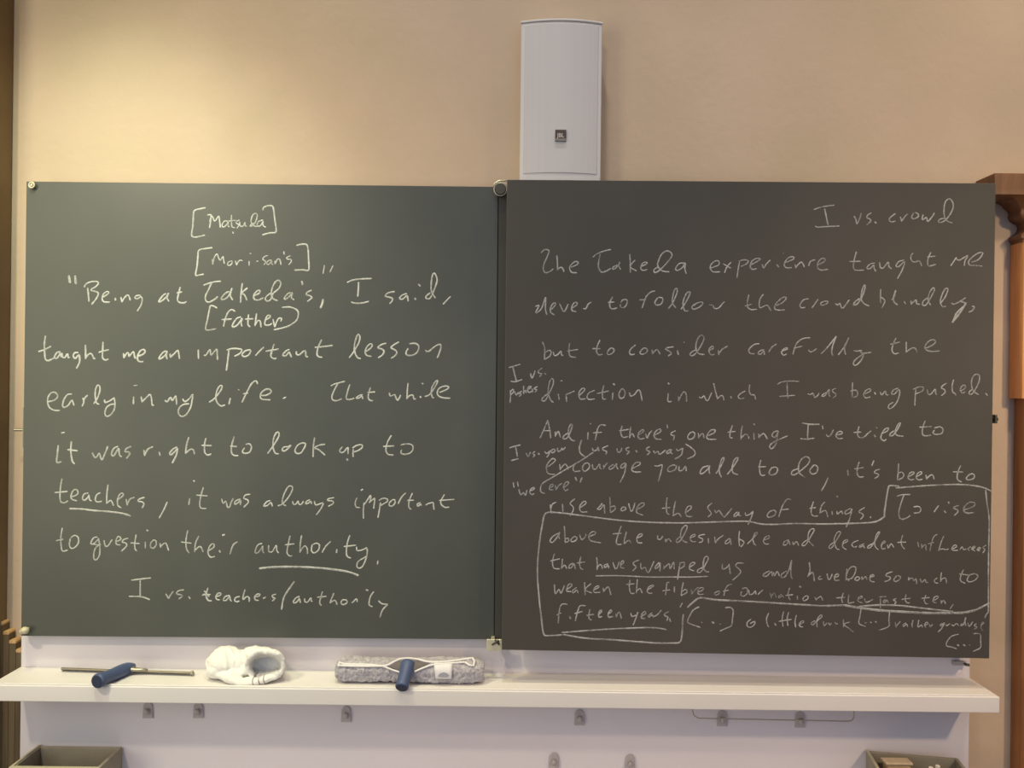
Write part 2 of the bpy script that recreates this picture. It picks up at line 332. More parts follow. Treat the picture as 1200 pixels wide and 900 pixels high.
# Chalk handwriting. Each entry: (board, kind, [(x0, y0, zoom, half_width, strokes), ...]); a stroke is a run of x,y points,
# strokes are parted by "/"; x0 + x/zoom, y0 + y/zoom is the point on the 1200x900 picture, projected on to the slate below.
WRITING = [
("L", "line", [(210,235,6,1.0,
"185,52 150,58 108,72 100,110 96,180 88,245 110,258 150,252 180,244/590,68 592,52 620,38 655,40 665,70 672,130 682,200 676,225 640,228 585,242"),
(210,235,6,0.85,
"198,102 225,100/225,98 222,140 214,192/214,150 230,110 250,145 270,120 280,112 285,150 290,190/345,148 320,145 302,170 310,188 335,170 345,150 345,180 355,186/368,102 368,150 372,185 392,192/348,145 400,140/425,138 400,150 405,162 420,172 405,198/425,150 430,180 450,180 462,155 465,180 475,182/535,160 510,165 500,182 525,172 545,130 548,98 530,92 512,115 506,150 520,175 545,185/590,138 560,148 548,175 565,182 585,160 590,145 590,175 608,188/378,222 380,230")]),
("L", "line", [(210,235,6,1.0,
"232,332 190,338 140,350 132,390 126,460 116,524 140,524 172,518/826,316 860,308 895,310 906,340 910,410 910,488 870,488 812,490"),
(210,235,6,0.8,
"232,412 236,450/236,450 248,400 266,378 280,410 290,420 308,395 312,415 318,444/372,425 348,432 340,452 355,458 372,440 372,425/395,425 405,455/405,455 415,432 430,420 445,425/492,425 492,458/498,372 504,374/545,428 556,428/625,388 600,395 588,415 605,425 608,440 595,452/650,420 625,425 618,448 635,448 650,425 650,445 660,452/672,425 675,448/675,445 690,415 705,412 712,430 716,452/736,358 738,380/782,390 758,400 760,412 785,415 788,432 770,452/1022,455 1012,515/1082,458 1060,504")]),
("L", "line", [(60,310,6,1.5,"124,78 132,128/168,80 174,136"),
(60,310,6,1.0,
"256,165 262,215 266,260/232,160 245,138 280,122 320,120 332,132 315,155 280,180 325,195 330,215 310,250 285,280/358,232 385,218 405,200 395,190 370,205 358,235 370,262 412,265/450,238 452,250/490,230 498,265/498,262 515,235 535,215 548,225 556,252/630,218 600,220 588,235 605,242 632,228 640,250 630,290 605,328/810,205 790,215 756,260 780,255 812,225 825,200 815,235 828,258/908,158 895,210 888,250 905,268 935,270 952,260/884,200 920,193"),
(220,310,6,1.0,
"112,146 150,132 190,122 232,118/168,130 145,180 125,225 128,255 150,265 190,245 212,225/290,190 262,205 236,240 250,248 285,225 312,168 300,215 316,250/384,132 376,200 372,268/420,165 382,200 400,215 416,250/462,220 500,205 508,185 490,185 465,215 470,245 500,250 530,235/590,200 565,215 545,240 560,258 585,245 600,205 640,170 655,135 640,112 615,125 595,165 588,205 600,240 630,255/730,200 705,205 680,238 690,245 715,225 735,200 730,235 748,248/870,182 842,195 835,212 862,222 872,235 842,260"),
(220,310,6,1.4,"802,118 808,142/952,245 946,275 934,305"),
(380,310,6,1.0,
"162,126 200,110 260,102 332,99/242,125 240,170 236,225/190,264 215,272 260,272 312,260/495,190 450,200 428,222 455,230 480,240 475,260 460,275/580,205 550,215 530,238 550,245 580,220 588,240 590,258/638,238 642,245/664,140 674,152/745,200 718,222 716,238 740,240 760,210 790,130 792,95 775,62 760,80 752,140 755,190 780,235/888,225 862,252 836,280")]),
("L", "line", [(220,310,6,1.0,
"206,306 180,292 160,292 150,330 138,390 126,450 145,462 200,452/332,330 310,318 285,335 265,380 252,435/240,388 310,384/375,370 345,380 315,425 320,440 350,425 382,380 375,410 382,435/428,352 424,395 425,425 438,438/405,385 460,382/484,345 478,395 474,430/474,425 495,395 510,400 516,440/545,390 575,375 580,360 560,362 545,395 545,425 575,425 592,415/600,385 612,440/614,438 625,405 640,380 660,380 655,400/664,302 720,300 765,318 778,345 770,385 740,415 690,440 606,460")]),
("L", "line", [(40,385,6,1.1,
"80,52 72,110 75,180 80,215 100,226 140,208/32,162 70,150 118,126/185,165 160,170 142,205 160,210 182,180 185,170 190,200/195,172 200,200 215,205 235,180 240,205 250,205/310,170 285,172 275,195 290,210 315,185 320,200 318,240 298,280/360,115 362,150 362,212/362,205 385,180 405,180 420,212 430,212/484,95 482,150 482,205 500,222 522,215/455,168 490,158 525,150/628,175 632,208/632,205 655,170 665,180 668,195 690,170 700,165 705,190 712,210/725,195 760,185 780,165 770,148 745,160 728,195 730,225 750,235 768,232/930,160 905,170 878,210 895,210 925,185 935,160 930,190 935,215/955,178 960,205/960,200 985,178 1010,155 1018,180 1022,212"),
(220,385,6,1.05,
"74,150 76,212/115,188 128,188 155,150 160,165 165,188 190,160 205,148 208,190 210,220/290,150 282,220 272,295/276,152 310,142 350,142 380,150 368,175 330,195/440,150 405,158 382,185 400,198 430,185 445,155/535,132 505,160 478,190/608,110 595,150 585,195 605,212 625,210/550,160 600,152 638,145/715,148 690,160 668,188 690,192 715,165 718,175 730,202/765,160 765,180 785,185 815,160 828,162 832,195 845,200/942,80 915,140 910,185 925,200 945,202/895,134 950,128 1018,120"),
(380,385,6,1.0,
"176,206 210,160 245,95 250,55 238,42 222,75 212,130 218,175 235,205 256,212/290,165 325,140 338,118 325,108 300,130 288,165 300,190 330,196/435,104 400,115 378,135 405,145 420,160 410,185 380,206/525,95 490,115 470,135 495,150 510,165 500,190 470,210/600,108 640,105 665,125 655,165 620,188 585,188 575,170 590,140/712,150 718,160 740,158 780,125 815,112 820,135 810,170 795,206")]),
("L", "line", [(40,435,6,1.0,
"98,215 140,205 165,180 155,155 125,150 100,180 95,220 108,255 140,275 180,277/265,162 235,165 210,200 200,240 210,255 240,240 265,205 280,240/342,190 350,215 338,246/345,215 360,185 376,170/420,228 445,190 462,140 460,105 446,100 432,130 430,180 440,225 458,232/495,200 500,220 530,210 560,190/562,185 568,220 565,265 540,305 510,318 498,295 510,255 540,235 565,232/700,180 698,232/752,180 760,218/760,215 790,185 815,165 825,190 830,238 842,238/920,205 935,215 960,185 968,205 975,205 995,175 1000,200 1002,235/1045,195 1060,215 1090,195 1115,165 1110,210 1100,255 1070,305 1035,318 1015,295 1020,260 1050,235 1090,230"),
(40,435,6,0.6,"700,102 725,100"),
(220,435,6,1.0,
"152,218 185,195 230,140 242,105 225,105 205,140 198,190 210,225 235,245 262,238/300,190 290,232/490,90 485,72 470,70 445,95 415,150 382,220/390,160 425,155/510,170 550,170 585,150 580,130 550,128 520,150 510,180 525,198 580,202/670,193 690,184"),
(220,435,6,0.6,"355,130 362,132"),
(370,435,6,0.95,
"108,104 130,92 165,82 205,72/160,82 135,125 115,175 120,202 150,208 182,195/240,95 225,140 215,190 235,200 270,192/330,165 305,172 285,190 305,190 325,175 330,195/385,115 372,160 370,190 385,206 402,208/365,150 418,146/518,152 525,175 555,165 562,180 575,205 590,185 596,168/650,85 645,130 642,195/642,190 665,170 685,172 690,195 704,195/734,178 738,184/748,85 754,90/768,178 800,165 840,110 858,70 845,70 820,110 812,150 820,182 830,188/870,150 920,130 935,112 910,105 870,120 855,150 865,175 900,188 945,190")]),
("L", "line", [(50,500,6,1.1,
"110,132 104,190 100,250 130,248/134,44 152,42/202,105 198,170 208,240 225,262/175,162 245,170/350,185 365,215 380,215 398,188 410,225 420,230 440,185 458,138/530,140 500,155 484,195 500,205 525,165 535,155 540,200 556,212/622,140 590,155 580,175 605,180 612,195 590,222/712,165 718,205/718,200 740,160 775,142/820,180 825,200/945,145 915,160 893,190 905,198 940,165 948,155 940,200 912,256/1028,75 1012,130 1005,190/1008,185 1040,160 1060,165 1068,192"),
(230,500,6,1.0,
"68,82 58,130 60,180 80,200 105,192/38,132 108,134/268,70 250,130 248,180 265,202 295,204/240,138 285,140/350,125 375,122 388,145 375,180 340,188 325,175 340,150/502,190 545,130 580,70 580,42 565,42 545,80 540,140 555,185 580,192/645,142 615,145 605,165 620,172 645,155 665,132 645,142/745,115 715,130 695,165 705,188 735,185 760,150 768,120 745,115/832,78 824,140 822,212/905,125 868,130 832,150 865,165 905,200"),
(380,500,6,0.95,
"128,142 110,165 112,180 135,180 165,148 168,170 168,192/205,160 202,190 204,212/200,150 230,132 262,128 268,145 245,165 212,178/160,228 164,235/472,62 445,110 434,165 450,195 485,200/415,140 490,136/540,130 575,122 615,128 625,155 605,185 565,195 540,185 545,162")]),
("L", "line", [(50,555,6,0.95,
"136,36 125,100 122,170 130,200 155,206 178,192/85,134 175,126/198,165 240,150 248,128 235,112 215,120 200,155 205,180 240,192/320,138 292,145 280,175 295,188 320,165 325,150 330,185 345,192/405,135 380,150 370,185 385,200 415,195/460,78 452,140 450,212/452,208 475,190 485,195 498,225/525,185 550,170 568,150 560,138 540,150 526,190 530,225 552,240/588,180 595,222/595,218 615,180 645,168/715,168 680,180 672,195 700,200 712,215 700,242/876,200 852,255 820,312"),
(50,555,6,1.15,"190,247 280,250 360,260 470,268 560,280 618,298"),
(220,555,6,0.9,
"14,175 8,220/42,50 46,54/110,98 95,150 85,205 92,242 130,246/62,152 138,158/238,178 250,210 268,195 280,235 295,235 305,205 320,175/370,180 335,195 332,218 355,205 372,188 370,220/438,146 405,152 395,175 420,185 425,205 395,236/580,190 555,200 535,228 560,225 585,205 595,230/635,226 665,215 710,165 738,110 728,88 705,95 680,140 665,190 670,215 690,226/738,195 745,218 765,212 775,195 785,218 800,215 815,195/860,185 838,195 830,212 850,208 865,195 870,212/890,195 900,220 925,215 950,205/955,210 935,250 905,290/1028,170 990,178 985,190 1020,195 1022,212 990,230"),
(370,555,6,0.9,
"290,172 278,205 285,235 310,240/320,118 330,112/340,205 335,260 336,315/336,225 365,185 385,155 385,190 375,205 405,180 415,175 408,245/455,205 448,255 438,310/445,190 470,175 500,178 505,195 480,212 455,225/540,185 520,205 518,225 540,228 558,205 555,185 540,185/632,138 605,165 580,212/680,138 658,190 655,235 670,252/645,190 690,188/735,205 715,215 718,230 740,215 742,225/775,222 790,212 825,205 828,225 832,252/905,148 880,195 885,220 910,238 938,236/870,190 920,186 972,182")]),
("L", "line", [(50,615,6,0.9,
"138,22 128,90 132,165 145,186 175,178/95,112 145,102/195,95 188,140 200,165 225,160 250,130 250,90 225,75 200,90/385,88 360,92 340,125 350,138 380,115 395,95/392,95 402,150 400,210 380,245 362,240 360,200 375,160 410,138/335,132 400,145/432,110 440,148 460,148 482,115 490,105/515,120 548,105 545,88 528,85 515,115 520,138 545,142/600,95 570,105 560,122 585,130 590,150 555,185/658,70 648,125 650,170 662,184/620,128 680,132/722,120 722,165/732,38 740,42/780,108 760,130 760,158 780,165 798,140 795,112 775,108/825,130 830,160/830,155 855,130 870,135 885,180/1020,40 1008,110 1012,170 1030,198/975,122 1045,130/1098,80 1075,130 1070,190/1072,180 1100,155 1115,160 1128,190"),
(220,615,5,0.9,
"125,150 150,135 155,118 142,112 122,140 120,170 135,190 158,186/186,152 190,160/205,62 216,58/262,125 248,172/255,145 270,115 292,100/435,110 410,120 395,160 410,165 435,135 440,125 440,155 448,165/475,120 475,155 495,158 518,122 522,150 532,165/600,65 590,110 582,160 595,182 612,182/570,118 625,112/668,62 660,110 658,162/660,155 685,125 700,140 702,170/730,115 725,150 740,165 765,150 772,120 755,108 735,115/838,98 810,125 788,162/874,145 872,162/950,62 935,110 930,165 938,188 955,195/915,128 985,120/990,130 992,150 1015,150 1050,135/1052,140 1050,180 1030,235 1008,255 992,245 1000,215 1050,185/1115,210 1112,232"),
(220,615,5,1.35,"420,256 500,248 620,246 760,252 880,265 950,278 1000,297")]),
("L", "line", [(140,665,6,0.95,
"85,90 150,82 220,74/146,92 146,150 146,208/68,203 130,205 170,210 212,226/326,185 345,215 355,200 378,168/452,158 415,165 402,185 430,192 442,202 418,222/486,205 496,218/622,145 612,180 610,210 625,232 648,235/582,195 640,190/596,165 615,185 630,205/678,208 710,195 712,182 695,182 678,205 685,225 705,228/775,198 745,205 730,230 750,232 775,205 778,225 788,238/845,205 818,212 810,232 825,242 842,236/884,155 872,195 870,225 895,205 912,215 912,240/950,208 980,202 988,190 970,188 952,205 955,228 978,232/1010,212 1012,220 1028,208/1100,188 1075,198 1080,212 1095,218 1075,236"),
(140,665,6,1.2,"612,180 610,205 620,225/590,190 615,190"),
(300,665,6,0.95,
"305,205 280,215 262,245 280,248 302,225 305,215 312,248/342,220 345,242 365,242 385,215 388,235 396,240/468,170 455,215 448,250 460,266/432,210 495,204/548,182 530,225 522,250/525,248 550,232 562,240 570,262/605,232 598,252 615,262 640,248 635,230 608,228/672,245 678,248 700,225 708,222 712,242/775,158 786,162/828,170 805,205 795,250 800,268 818,276/862,235 885,255 925,260/925,262 890,300 872,350"),
(300,665,6,1.1,"270,100 230,155 195,215 180,295")]),
("R", "line", [(940,225,6,0.95,
"82,124 150,104 224,94/158,118 170,175 182,232/94,238 105,248 180,244 260,240/365,170 378,195 385,225 405,185 415,150/485,148 460,165 455,182 475,190 482,205 455,232/512,212 520,218/655,152 620,180 612,200 630,212 655,205/690,175 700,208/700,205 725,170 742,155/785,145 770,178 785,190 815,175 815,155 795,145/850,160 845,195 875,180 882,208 910,180 930,148/1000,185 965,195 960,212 985,212 1020,185 1055,130 1062,85 1040,50 1010,65 998,115 1000,170 1020,205 1055,218")]),
("R", "line", [(620,280,6,0.95,
"85,98 110,75 140,85 130,120 108,170 100,210 115,238 150,228 170,210/195,118 200,170 200,220/200,215 225,200 240,215 245,232/295,200 340,180 345,165 325,160 300,178 285,205 300,235 335,238/448,130 480,105 530,85 575,75/500,108 490,160 488,200 510,234 545,225 575,208/618,185 590,200 590,215 615,200 638,165 630,190 645,215/708,108 712,170 712,235/745,150 710,195 755,225/785,195 820,180 830,168 810,165 790,185 788,215 810,222 830,215/905,200 880,215 880,235 905,230 950,190 1000,130 1000,100 970,85 935,105 912,150 905,190 935,225 985,232/1095,170 1055,175 1030,210 1045,222 1080,200 1098,172 1095,210 1105,245"),
(790,280,6,0.95,
"258,205 310,185 315,160 290,155 260,180 255,210 275,232 320,232/345,175 385,200 398,205/400,165 370,200 355,238/460,160 450,215 442,275/455,158 490,148 520,155 510,175 470,195/530,190 590,155 605,140 575,140 545,160 535,195 550,215 580,210/618,180 630,205 650,175 675,150/722,182 734,196/775,170 835,145 840,128 810,130 780,160 775,190 795,205 825,202/850,180 855,205/855,200 890,165 905,175 915,198/990,148 960,158 945,190/1010,185 1055,160 1060,142 1035,140 1010,170 1010,205 1035,220 1080,215"),
(790,280,6,0.5,"765,98 770,104"),
(970,280,6,0.9,
"202,90 188,140 180,195 195,220 255,220/152,160 230,158/330,170 295,180 275,205 295,210 325,185 325,205 338,228/365,165 370,200 390,205 425,165 430,195 448,210/535,150 500,160 480,190 500,195 540,160 525,215 490,280/600,100 585,120 588,150 610,165 640,155 655,175 660,192/725,95 705,140 705,185 725,190 758,180/700,128 755,122/905,130 885,160 865,190/900,140 925,150 960,130 985,118 965,155 960,188/1010,165 1060,145 1090,100 1060,100 1020,125 990,160 1000,185 1040,188 1085,192")]),
("R", "line", [(615,330,6,0.95,
"75,175 100,170 78,215 90,218 120,185 146,112 145,190 155,232/190,195 215,165 212,150 195,160 180,190 185,220 208,234/245,155 270,210 280,212 305,160/328,190 365,165 368,150 348,150 330,180 335,205 360,212/412,190 430,190 445,160 468,145/618,108 598,150 602,185 625,192 650,185/585,148 632,144/675,148 690,130 718,130 718,155 700,182 675,180 672,160/915,66 885,75 855,105 840,140 825,185/808,130 850,128/935,115 915,145 925,165 955,160 970,135 965,115 940,112/1010,190 1040,150 1070,80 1068,48 1050,65 1040,110 1038,150 1062,185/1098,195 1130,150 1160,90 1160,72 1140,80 1120,120 1112,165 1125,205 1148,206"),
(790,330,6,0.9,
"140,160 125,180 135,195 170,185 200,160 195,145 165,150 135,170/245,165 270,168 285,190 315,185 340,155 356,142/525,92 515,150 520,185 545,198 580,195/500,172 545,160/628,90 605,120 598,160 605,185 640,170 660,172 680,205/715,170 760,150 788,118 770,110 735,135 708,170 710,195 740,202 775,200/945,122 910,130 885,165 895,185 920,182/970,185 1012,125/1050,140 1030,155 1040,168 1075,155 1080,140 1055,140"),
(970,330,6,0.95,
"52,155 70,165 85,155 95,180 110,185 150,130/225,120 195,140 182,162 205,160 240,110 262,45 258,25 242,60 235,120 255,155 290,172/372,55 370,105 372,150/372,110 395,125 400,145 380,185/450,130 470,100 478,62 465,100 465,140 490,165/538,142 546,156/585,135 588,160/588,158 620,130 625,155 645,160/700,115 670,140 668,165 690,165 720,120 750,60 740,45 715,80 705,130 722,165/790,155 825,110 845,55 828,50 805,90 792,140 805,175 830,175/870,150 885,160 930,140 968,115/935,140 965,150 978,150/1015,175 1032,178 1015,205 990,215"),
(970,330,6,1.3,"970,155 930,220 875,288/955,175 905,225 880,285")]),
("R", "line", [(620,385,6,0.95,
"95,95 110,140 108,215/105,175 140,155 155,165 145,195 108,218/170,165 178,190 200,185 225,160 228,185 240,190/285,105 280,155 290,195 328,203/270,160 342,148/498,82 478,130 475,165 490,185 515,182/445,142 500,142/570,140 550,170 560,185 590,170 598,150 580,138 560,150/750,115 720,140 705,170 720,185 742,180/800,140 780,170 795,182 825,170 830,148 812,138 795,148/865,150 868,180/868,178 895,150 910,160 920,180/1015,130 975,135 960,145 985,160 1000,175 978,195/1042,155 1050,185"),
(620,385,6,0.5,"1088,95 1092,99"),
(790,385,6,0.95,
"155,150 125,165 112,185 130,192 160,165 195,110 210,65 190,48 165,75 152,130 165,170 190,182 215,182/245,155 275,140 270,125 250,140 245,165 260,185 285,182/310,155 315,185/312,180 340,145 378,125/598,108 560,115 525,150 535,175 565,178/630,150 600,160 590,178 610,180 630,160 635,185/665,165 690,130 720,110/755,160 795,145 795,135 770,145 755,170 770,188 790,180/955,66 910,70 870,95 850,130 835,182/840,140 900,125/945,150 955,165 980,158 1002,142/1035,178 1080,130 1140,55/1140,55 1115,120 1108,165 1115,190"),
(950,385,6,0.95,
"195,185 235,130 268,65/268,68 245,115 238,150 245,182/305,155 320,160 360,155 350,165/425,168 380,175 350,172/375,170 360,215 325,255 302,255 305,230 340,200 385,172/600,68 580,110 572,155 590,178 618,172/560,112 625,96/672,95 672,130 672,168/672,165 710,140 735,140 748,168/808,140 860,115 878,90 850,80 815,105 803,135 820,155 860,162 905,158")]),
("R", "line", [(590,420,6,0.95,
"38,66 75,55 118,42/65,58 78,110 90,155/50,160 80,165 130,150/190,105 200,140 212,120 222,88/272,70 245,90 250,105 270,108 255,128/290,104 297,112/50,225 50,270 46,312/50,235 66,218 72,235 55,255/80,235 90,258 105,240 110,255/128,232 112,245 125,255 110,268/142,195 142,250/142,240 155,225 160,245/170,225 195,200 178,200 168,225 180,240 200,232/202,215 205,235/238,198 215,215 235,222 222,238")]),
("R", "line", [(590,420,6,0.95,
"310,250 275,280 272,298 295,295 325,240 350,180 350,150 338,145 322,175 315,240 330,290 350,310/385,250 392,290/440,260 445,305/440,255 465,245 500,230/530,265 570,225 565,210 545,220 530,250 540,285 575,285/640,225 600,245 588,275 605,290 640,285/705,190 695,240 700,285 720,285/660,248 740,230/770,240 765,292/772,180 782,186/830,215 812,250 820,280 845,275 855,240 840,215 825,222/885,240 895,265 920,255 945,225 962,235 975,300"),
(590,420,6,0.6,"402,158 413,158"),
(770,435,6,0.9,
"80,155 75,200 80,215 100,213/78,84 84,90/150,180 152,212/150,210 170,170 190,145 205,165 208,212/295,180 310,190 330,175 345,205 360,203 385,150/398,85 410,140 425,195/425,195 450,172 465,180 470,205/518,178 522,190/620,140 585,160 570,180 585,195 612,190/652,95 648,140 660,165 685,170 692,198/848,92 880,76 940,70 998,74/914,82 916,140 920,190/862,178 970,170"),
(900,435,6,0.9,
"278,160 300,165 315,155 330,185 355,165 358,155/410,150 385,165 380,178 400,172 415,150 430,130 428,165 435,178/480,122 455,130 455,145 475,160 475,175 455,190/595,80 592,130 592,182/580,140 615,135 630,150 625,175 598,185/670,165 720,140 715,125 690,135 672,165 685,188 718,182/750,150 755,162/790,148 800,168 825,140 830,165 845,168/915,120 880,135 870,160 890,160 920,130 925,160 905,220 870,258 848,262 850,238 880,220"),
(1000,435,6,0.9,
"440,120 435,180 432,242/420,128 460,112 492,115 485,140 440,160/520,130 525,160 545,162 575,128 578,155 585,165/655,85 625,105 620,120 640,130 645,150 620,172/705,60 695,100 698,145 715,158 720,170/755,140 785,120 785,100 765,105 752,130 765,155 785,145/835,130 815,145 815,160 835,160 865,115 885,65 885,30 865,22 840,40 830,90 845,140 880,165/930,155 942,170")]),
("R", "line", [(590,485,6,0.95,
"258,170 285,110 312,45/312,48 325,110 332,170/285,120 330,118/365,125 365,160/365,158 385,125 400,165/455,135 425,155 420,175 445,172 470,130 485,80 478,72 460,100 458,150 480,185 505,190/595,130 592,180/718,82 685,78 665,100 655,140 645,185/630,135 692,130/835,85 825,130 840,165 875,160/815,120 880,110/895,90 890,130 888,170/888,160 905,140 920,165/950,150 985,125 980,112 955,130 945,155 960,178 990,172/1000,140 1010,170 1025,140 1045,118/1055,155 1100,130 1105,110 1080,115 1060,145 1070,175 1110,180/1150,75 1154,100"),
(590,485,6,0.6,"608,68 616,72"),
(730,485,6,0.95,
"370,120 340,135 340,150 360,155 355,185/475,130 455,160 465,180 495,170 505,140 490,128 470,138/530,135 532,170/532,165 555,140 565,145 570,170/595,155 640,135 648,115 620,115 595,145 590,170 610,180 655,180/770,82 755,130 752,165 770,170/738,130 790,124/840,85 832,130 830,180/832,170 860,145 880,155 885,175/920,135 922,180/920,72 926,78/955,140 955,170/955,165 985,140 1000,150 1015,178/1090,120 1060,130 1048,155 1070,165 1090,130 1090,120 1080,200 1060,235 1040,245 1032,225 1060,200 1100,180 1158,155"),
(930,485,6,0.95,
"62,66 120,74 180,74/104,70 100,120 98,185/48,175 90,178 145,172/202,85 206,105/230,145 240,160 260,150 280,112/295,150 340,140 335,125 310,130 298,155 315,175 345,172/460,90 450,130 455,160 475,170 500,160 520,140 545,120/422,132 475,128/568,150 574,160/620,140 660,120 665,100 640,110 618,145 615,175 635,190 650,180/705,120 680,140 678,155 700,150 730,110 752,65 735,75 715,120 725,150 770,158/925,50 910,90 905,140 925,155 965,150/885,95 970,90/990,100 1030,92 1050,110 1040,138 1000,145 980,135 990,115"),
(930,485,6,0.5,"580,95 586,100")]),
("R", "line", [(590,485,6,0.95,
"42,240 80,228 118,220/85,232 92,265 98,300/55,330 80,322 104,316/160,275 172,302 185,280 190,270/222,265 205,280 220,290 208,305/245,278 250,284/290,265 305,280 325,262/328,258 320,285 305,305/345,250 335,265 345,275 362,262 358,250 345,250/380,240 385,265 405,255 410,240 415,255 435,235/625,240 632,260 655,255 665,235 670,262/735,225 700,240 700,255 725,265 720,285/798,245 805,270 825,265 832,240/885,235 862,245 868,260 885,265 868,285/932,258 938,268/1028,232 1005,245 1010,258 1030,268 1010,290"),
(590,485,6,1.05,"550,185 535,230 540,275 572,302"),
(730,485,6,0.95,"215,260 225,275 245,265 255,285 275,275 300,255/335,250 310,265 310,280 330,270 340,250 335,275 350,280/375,245 385,260 415,245/420,240 410,290 365,318/440,212 475,235 505,265 500,295 455,316")]),
("R", "line", [(590,530,6,0.9,
"310,105 350,75 365,55 345,45 315,75 302,110 315,150 360,156/395,85 400,125/400,120 430,85 445,95 455,120/510,75 490,110 500,135 540,132/575,75 555,110 570,135 600,115 605,90 590,75 570,85/625,85 630,115 650,118 675,85 680,115 690,118/705,90 705,118/705,110 730,75/775,85 745,105 745,120 770,112 795,80 795,100 805,120/855,75 830,90 825,110 845,108 862,80 850,150 820,212/905,115 955,90 960,72 930,75 905,105 905,130 930,140 968,138"),
(750,530,6,0.95,
"102,95 125,98 155,90 150,130 130,205/215,95 195,120 205,138 245,125 255,100 235,90 210,100/275,100 275,130 300,125 320,100 325,132/480,95 440,110 422,145 440,150 475,120 490,95 485,130 492,152/535,150 570,95 590,50 588,38 572,55 558,110 560,150 572,175/615,155 650,110 688,50 682,38 660,60 648,110 655,145 688,158/850,55 840,100 845,150 860,165 878,160/832,104 885,102/930,105 908,140 920,160 955,150 968,120 950,105 930,110"),
(870,530,6,0.95,
"400,115 355,130 345,155 370,158 410,130 460,85 472,50 450,32 415,50 395,95 400,145 440,178/500,95 475,125 485,152 520,145 530,110 510,90 490,100/602,180 580,230 555,272/740,125 744,165/822,68 808,110 808,155 825,175 850,172/790,118 850,108/925,58 910,95/965,120 935,130 930,145 955,155 955,168 930,185"),
(970,530,6,0.95,
"498,80 495,140 490,195/492,150 520,140 535,160 525,180 495,195/565,175 605,150 600,138 575,150 565,180 585,195 605,190/620,175 660,150 655,138 632,150 622,180 640,195 665,190/690,160 695,190/695,185 725,160 740,165 748,190/935,95 915,140 912,190 940,210/880,138 950,140/1000,155 975,180 985,195 1025,185 1030,160 1010,152 985,165")]),
("R", "line", [(590,530,6,0.95,
"632,0 560,50 440,120 340,180 272,224 262,275 290,290/68,212 75,248/98,208 104,240/108,262 122,300 140,285 155,302 165,265/185,275 215,260 215,248 195,258 185,280 200,300 215,290/325,250 348,240 345,225 328,235 325,262 350,265/365,230 370,265/370,262 390,235 410,220/425,250 455,225 455,208 435,215 422,245 435,270 455,262/505,175 515,200/552,178 540,212")]),
("R", "line", [(620,570,6,0.9,
"150,128 155,190/152,160 165,125 192,112/235,125 238,178/322,88 295,110 290,125 310,145 310,170 290,205/360,150 400,120 390,105 365,125 355,155 370,180 408,180/515,120 490,150 480,158 500,162 525,130 530,160 532,190/568,75 570,130 572,185/575,145 600,140 605,160 575,185/660,145 645,165 660,172 680,160 675,148 660,145/700,120 715,172 730,165 745,115/755,165 800,140 810,120 785,120 760,150 758,185 800,203/970,80 965,140 970,190 985,195/935,155 990,150/1030,105 1020,150 1012,210/1015,205 1050,190 1070,215/1100,185 1135,160 1140,140 1115,145 1100,180 1110,210 1145,212"),
(800,570,6,0.9,
"205,118 180,140 178,155 195,180 200,195 178,215/225,165 235,185 255,170 270,190 290,215 305,205 345,155/385,180 362,200 365,215 390,195 395,180 395,205 410,205/440,185 445,205 475,195 495,175/495,180 480,225 460,268/620,170 595,200 605,218 645,205 655,180 640,168 615,178/760,94 735,92 705,130 690,170 675,215/695,165 745,160/920,108 905,155 905,195 925,210 950,208/893,155 935,150/1000,110 975,140 965,190/968,185 1000,170 1012,185 1020,215/1050,175 1052,200/1085,70 1090,76/1085,175 1088,195 1115,175 1125,195/1180,155 1145,175 1145,195 1175,185 1190,160 1175,225 1150,285"),
(970,560,6,0.9,
"258,210 225,230 220,242 245,255 248,272 230,292/300,275 302,280/488,130 520,120 580,118/535,122 515,180 500,240 505,280 525,292 560,280 580,265/605,205 640,202 655,225 640,245 605,248/748,240 765,215 780,195/820,232 830,245/848,170 852,178/920,195 890,205 885,215 910,225 915,240 890,265"),
(970,560,6,1.1,"960,225 1020,205 1035,180 1000,172 965,200 955,230 980,248 1025,245")]),
("R", "box", [(970,560,6,1.1,"500,60 440,55 425,75 412,150 398,250 395,275 330,310 200,320 0,325"),
(800,570,6,1.1,"1200,260 1000,265 800,262 650,268 550,265 480,250 400,246 200,252 0,258"),
(620,570,6,1.1,"1080,258 900,255 750,248 600,235 400,210 250,190 150,182 118,190 105,210 95,260"),
(620,610,6,1.1,"95,20 78,120 65,240 60,310 60,410 68,510 75,590 86,680 95,760 105,800 125,810 230,805"),
(620,695,6,1.2,"240,292 400,318 600,330 800,345 900,352 1000,352 1060,345 1075,290 1080,200 1085,150"),
(790,685,6,1.3,"95,160 140,120 185,95 300,108 500,118 700,130 900,142 1050,150 1200,145"),
(970,685,6,1.7,"120,145 200,160 350,180 500,190 700,200 850,200 950,198 1040,180"),
(970,685,6,1.4,"1040,180 1090,155 1135,132"),
(970,685,6,1.2,"220,155 350,145 500,148 650,165 780,180 880,190"),
(970,560,6,1.1,"480,72 600,62 750,52 950,48 1080,65 1150,94"),
(970,560,6,1.0,"1110,85 1120,180 1135,290 1132,480 1130,660 1130,850 1128,940 1115,960 1105,985")]),
("R", "line", [(620,610,6,0.9,
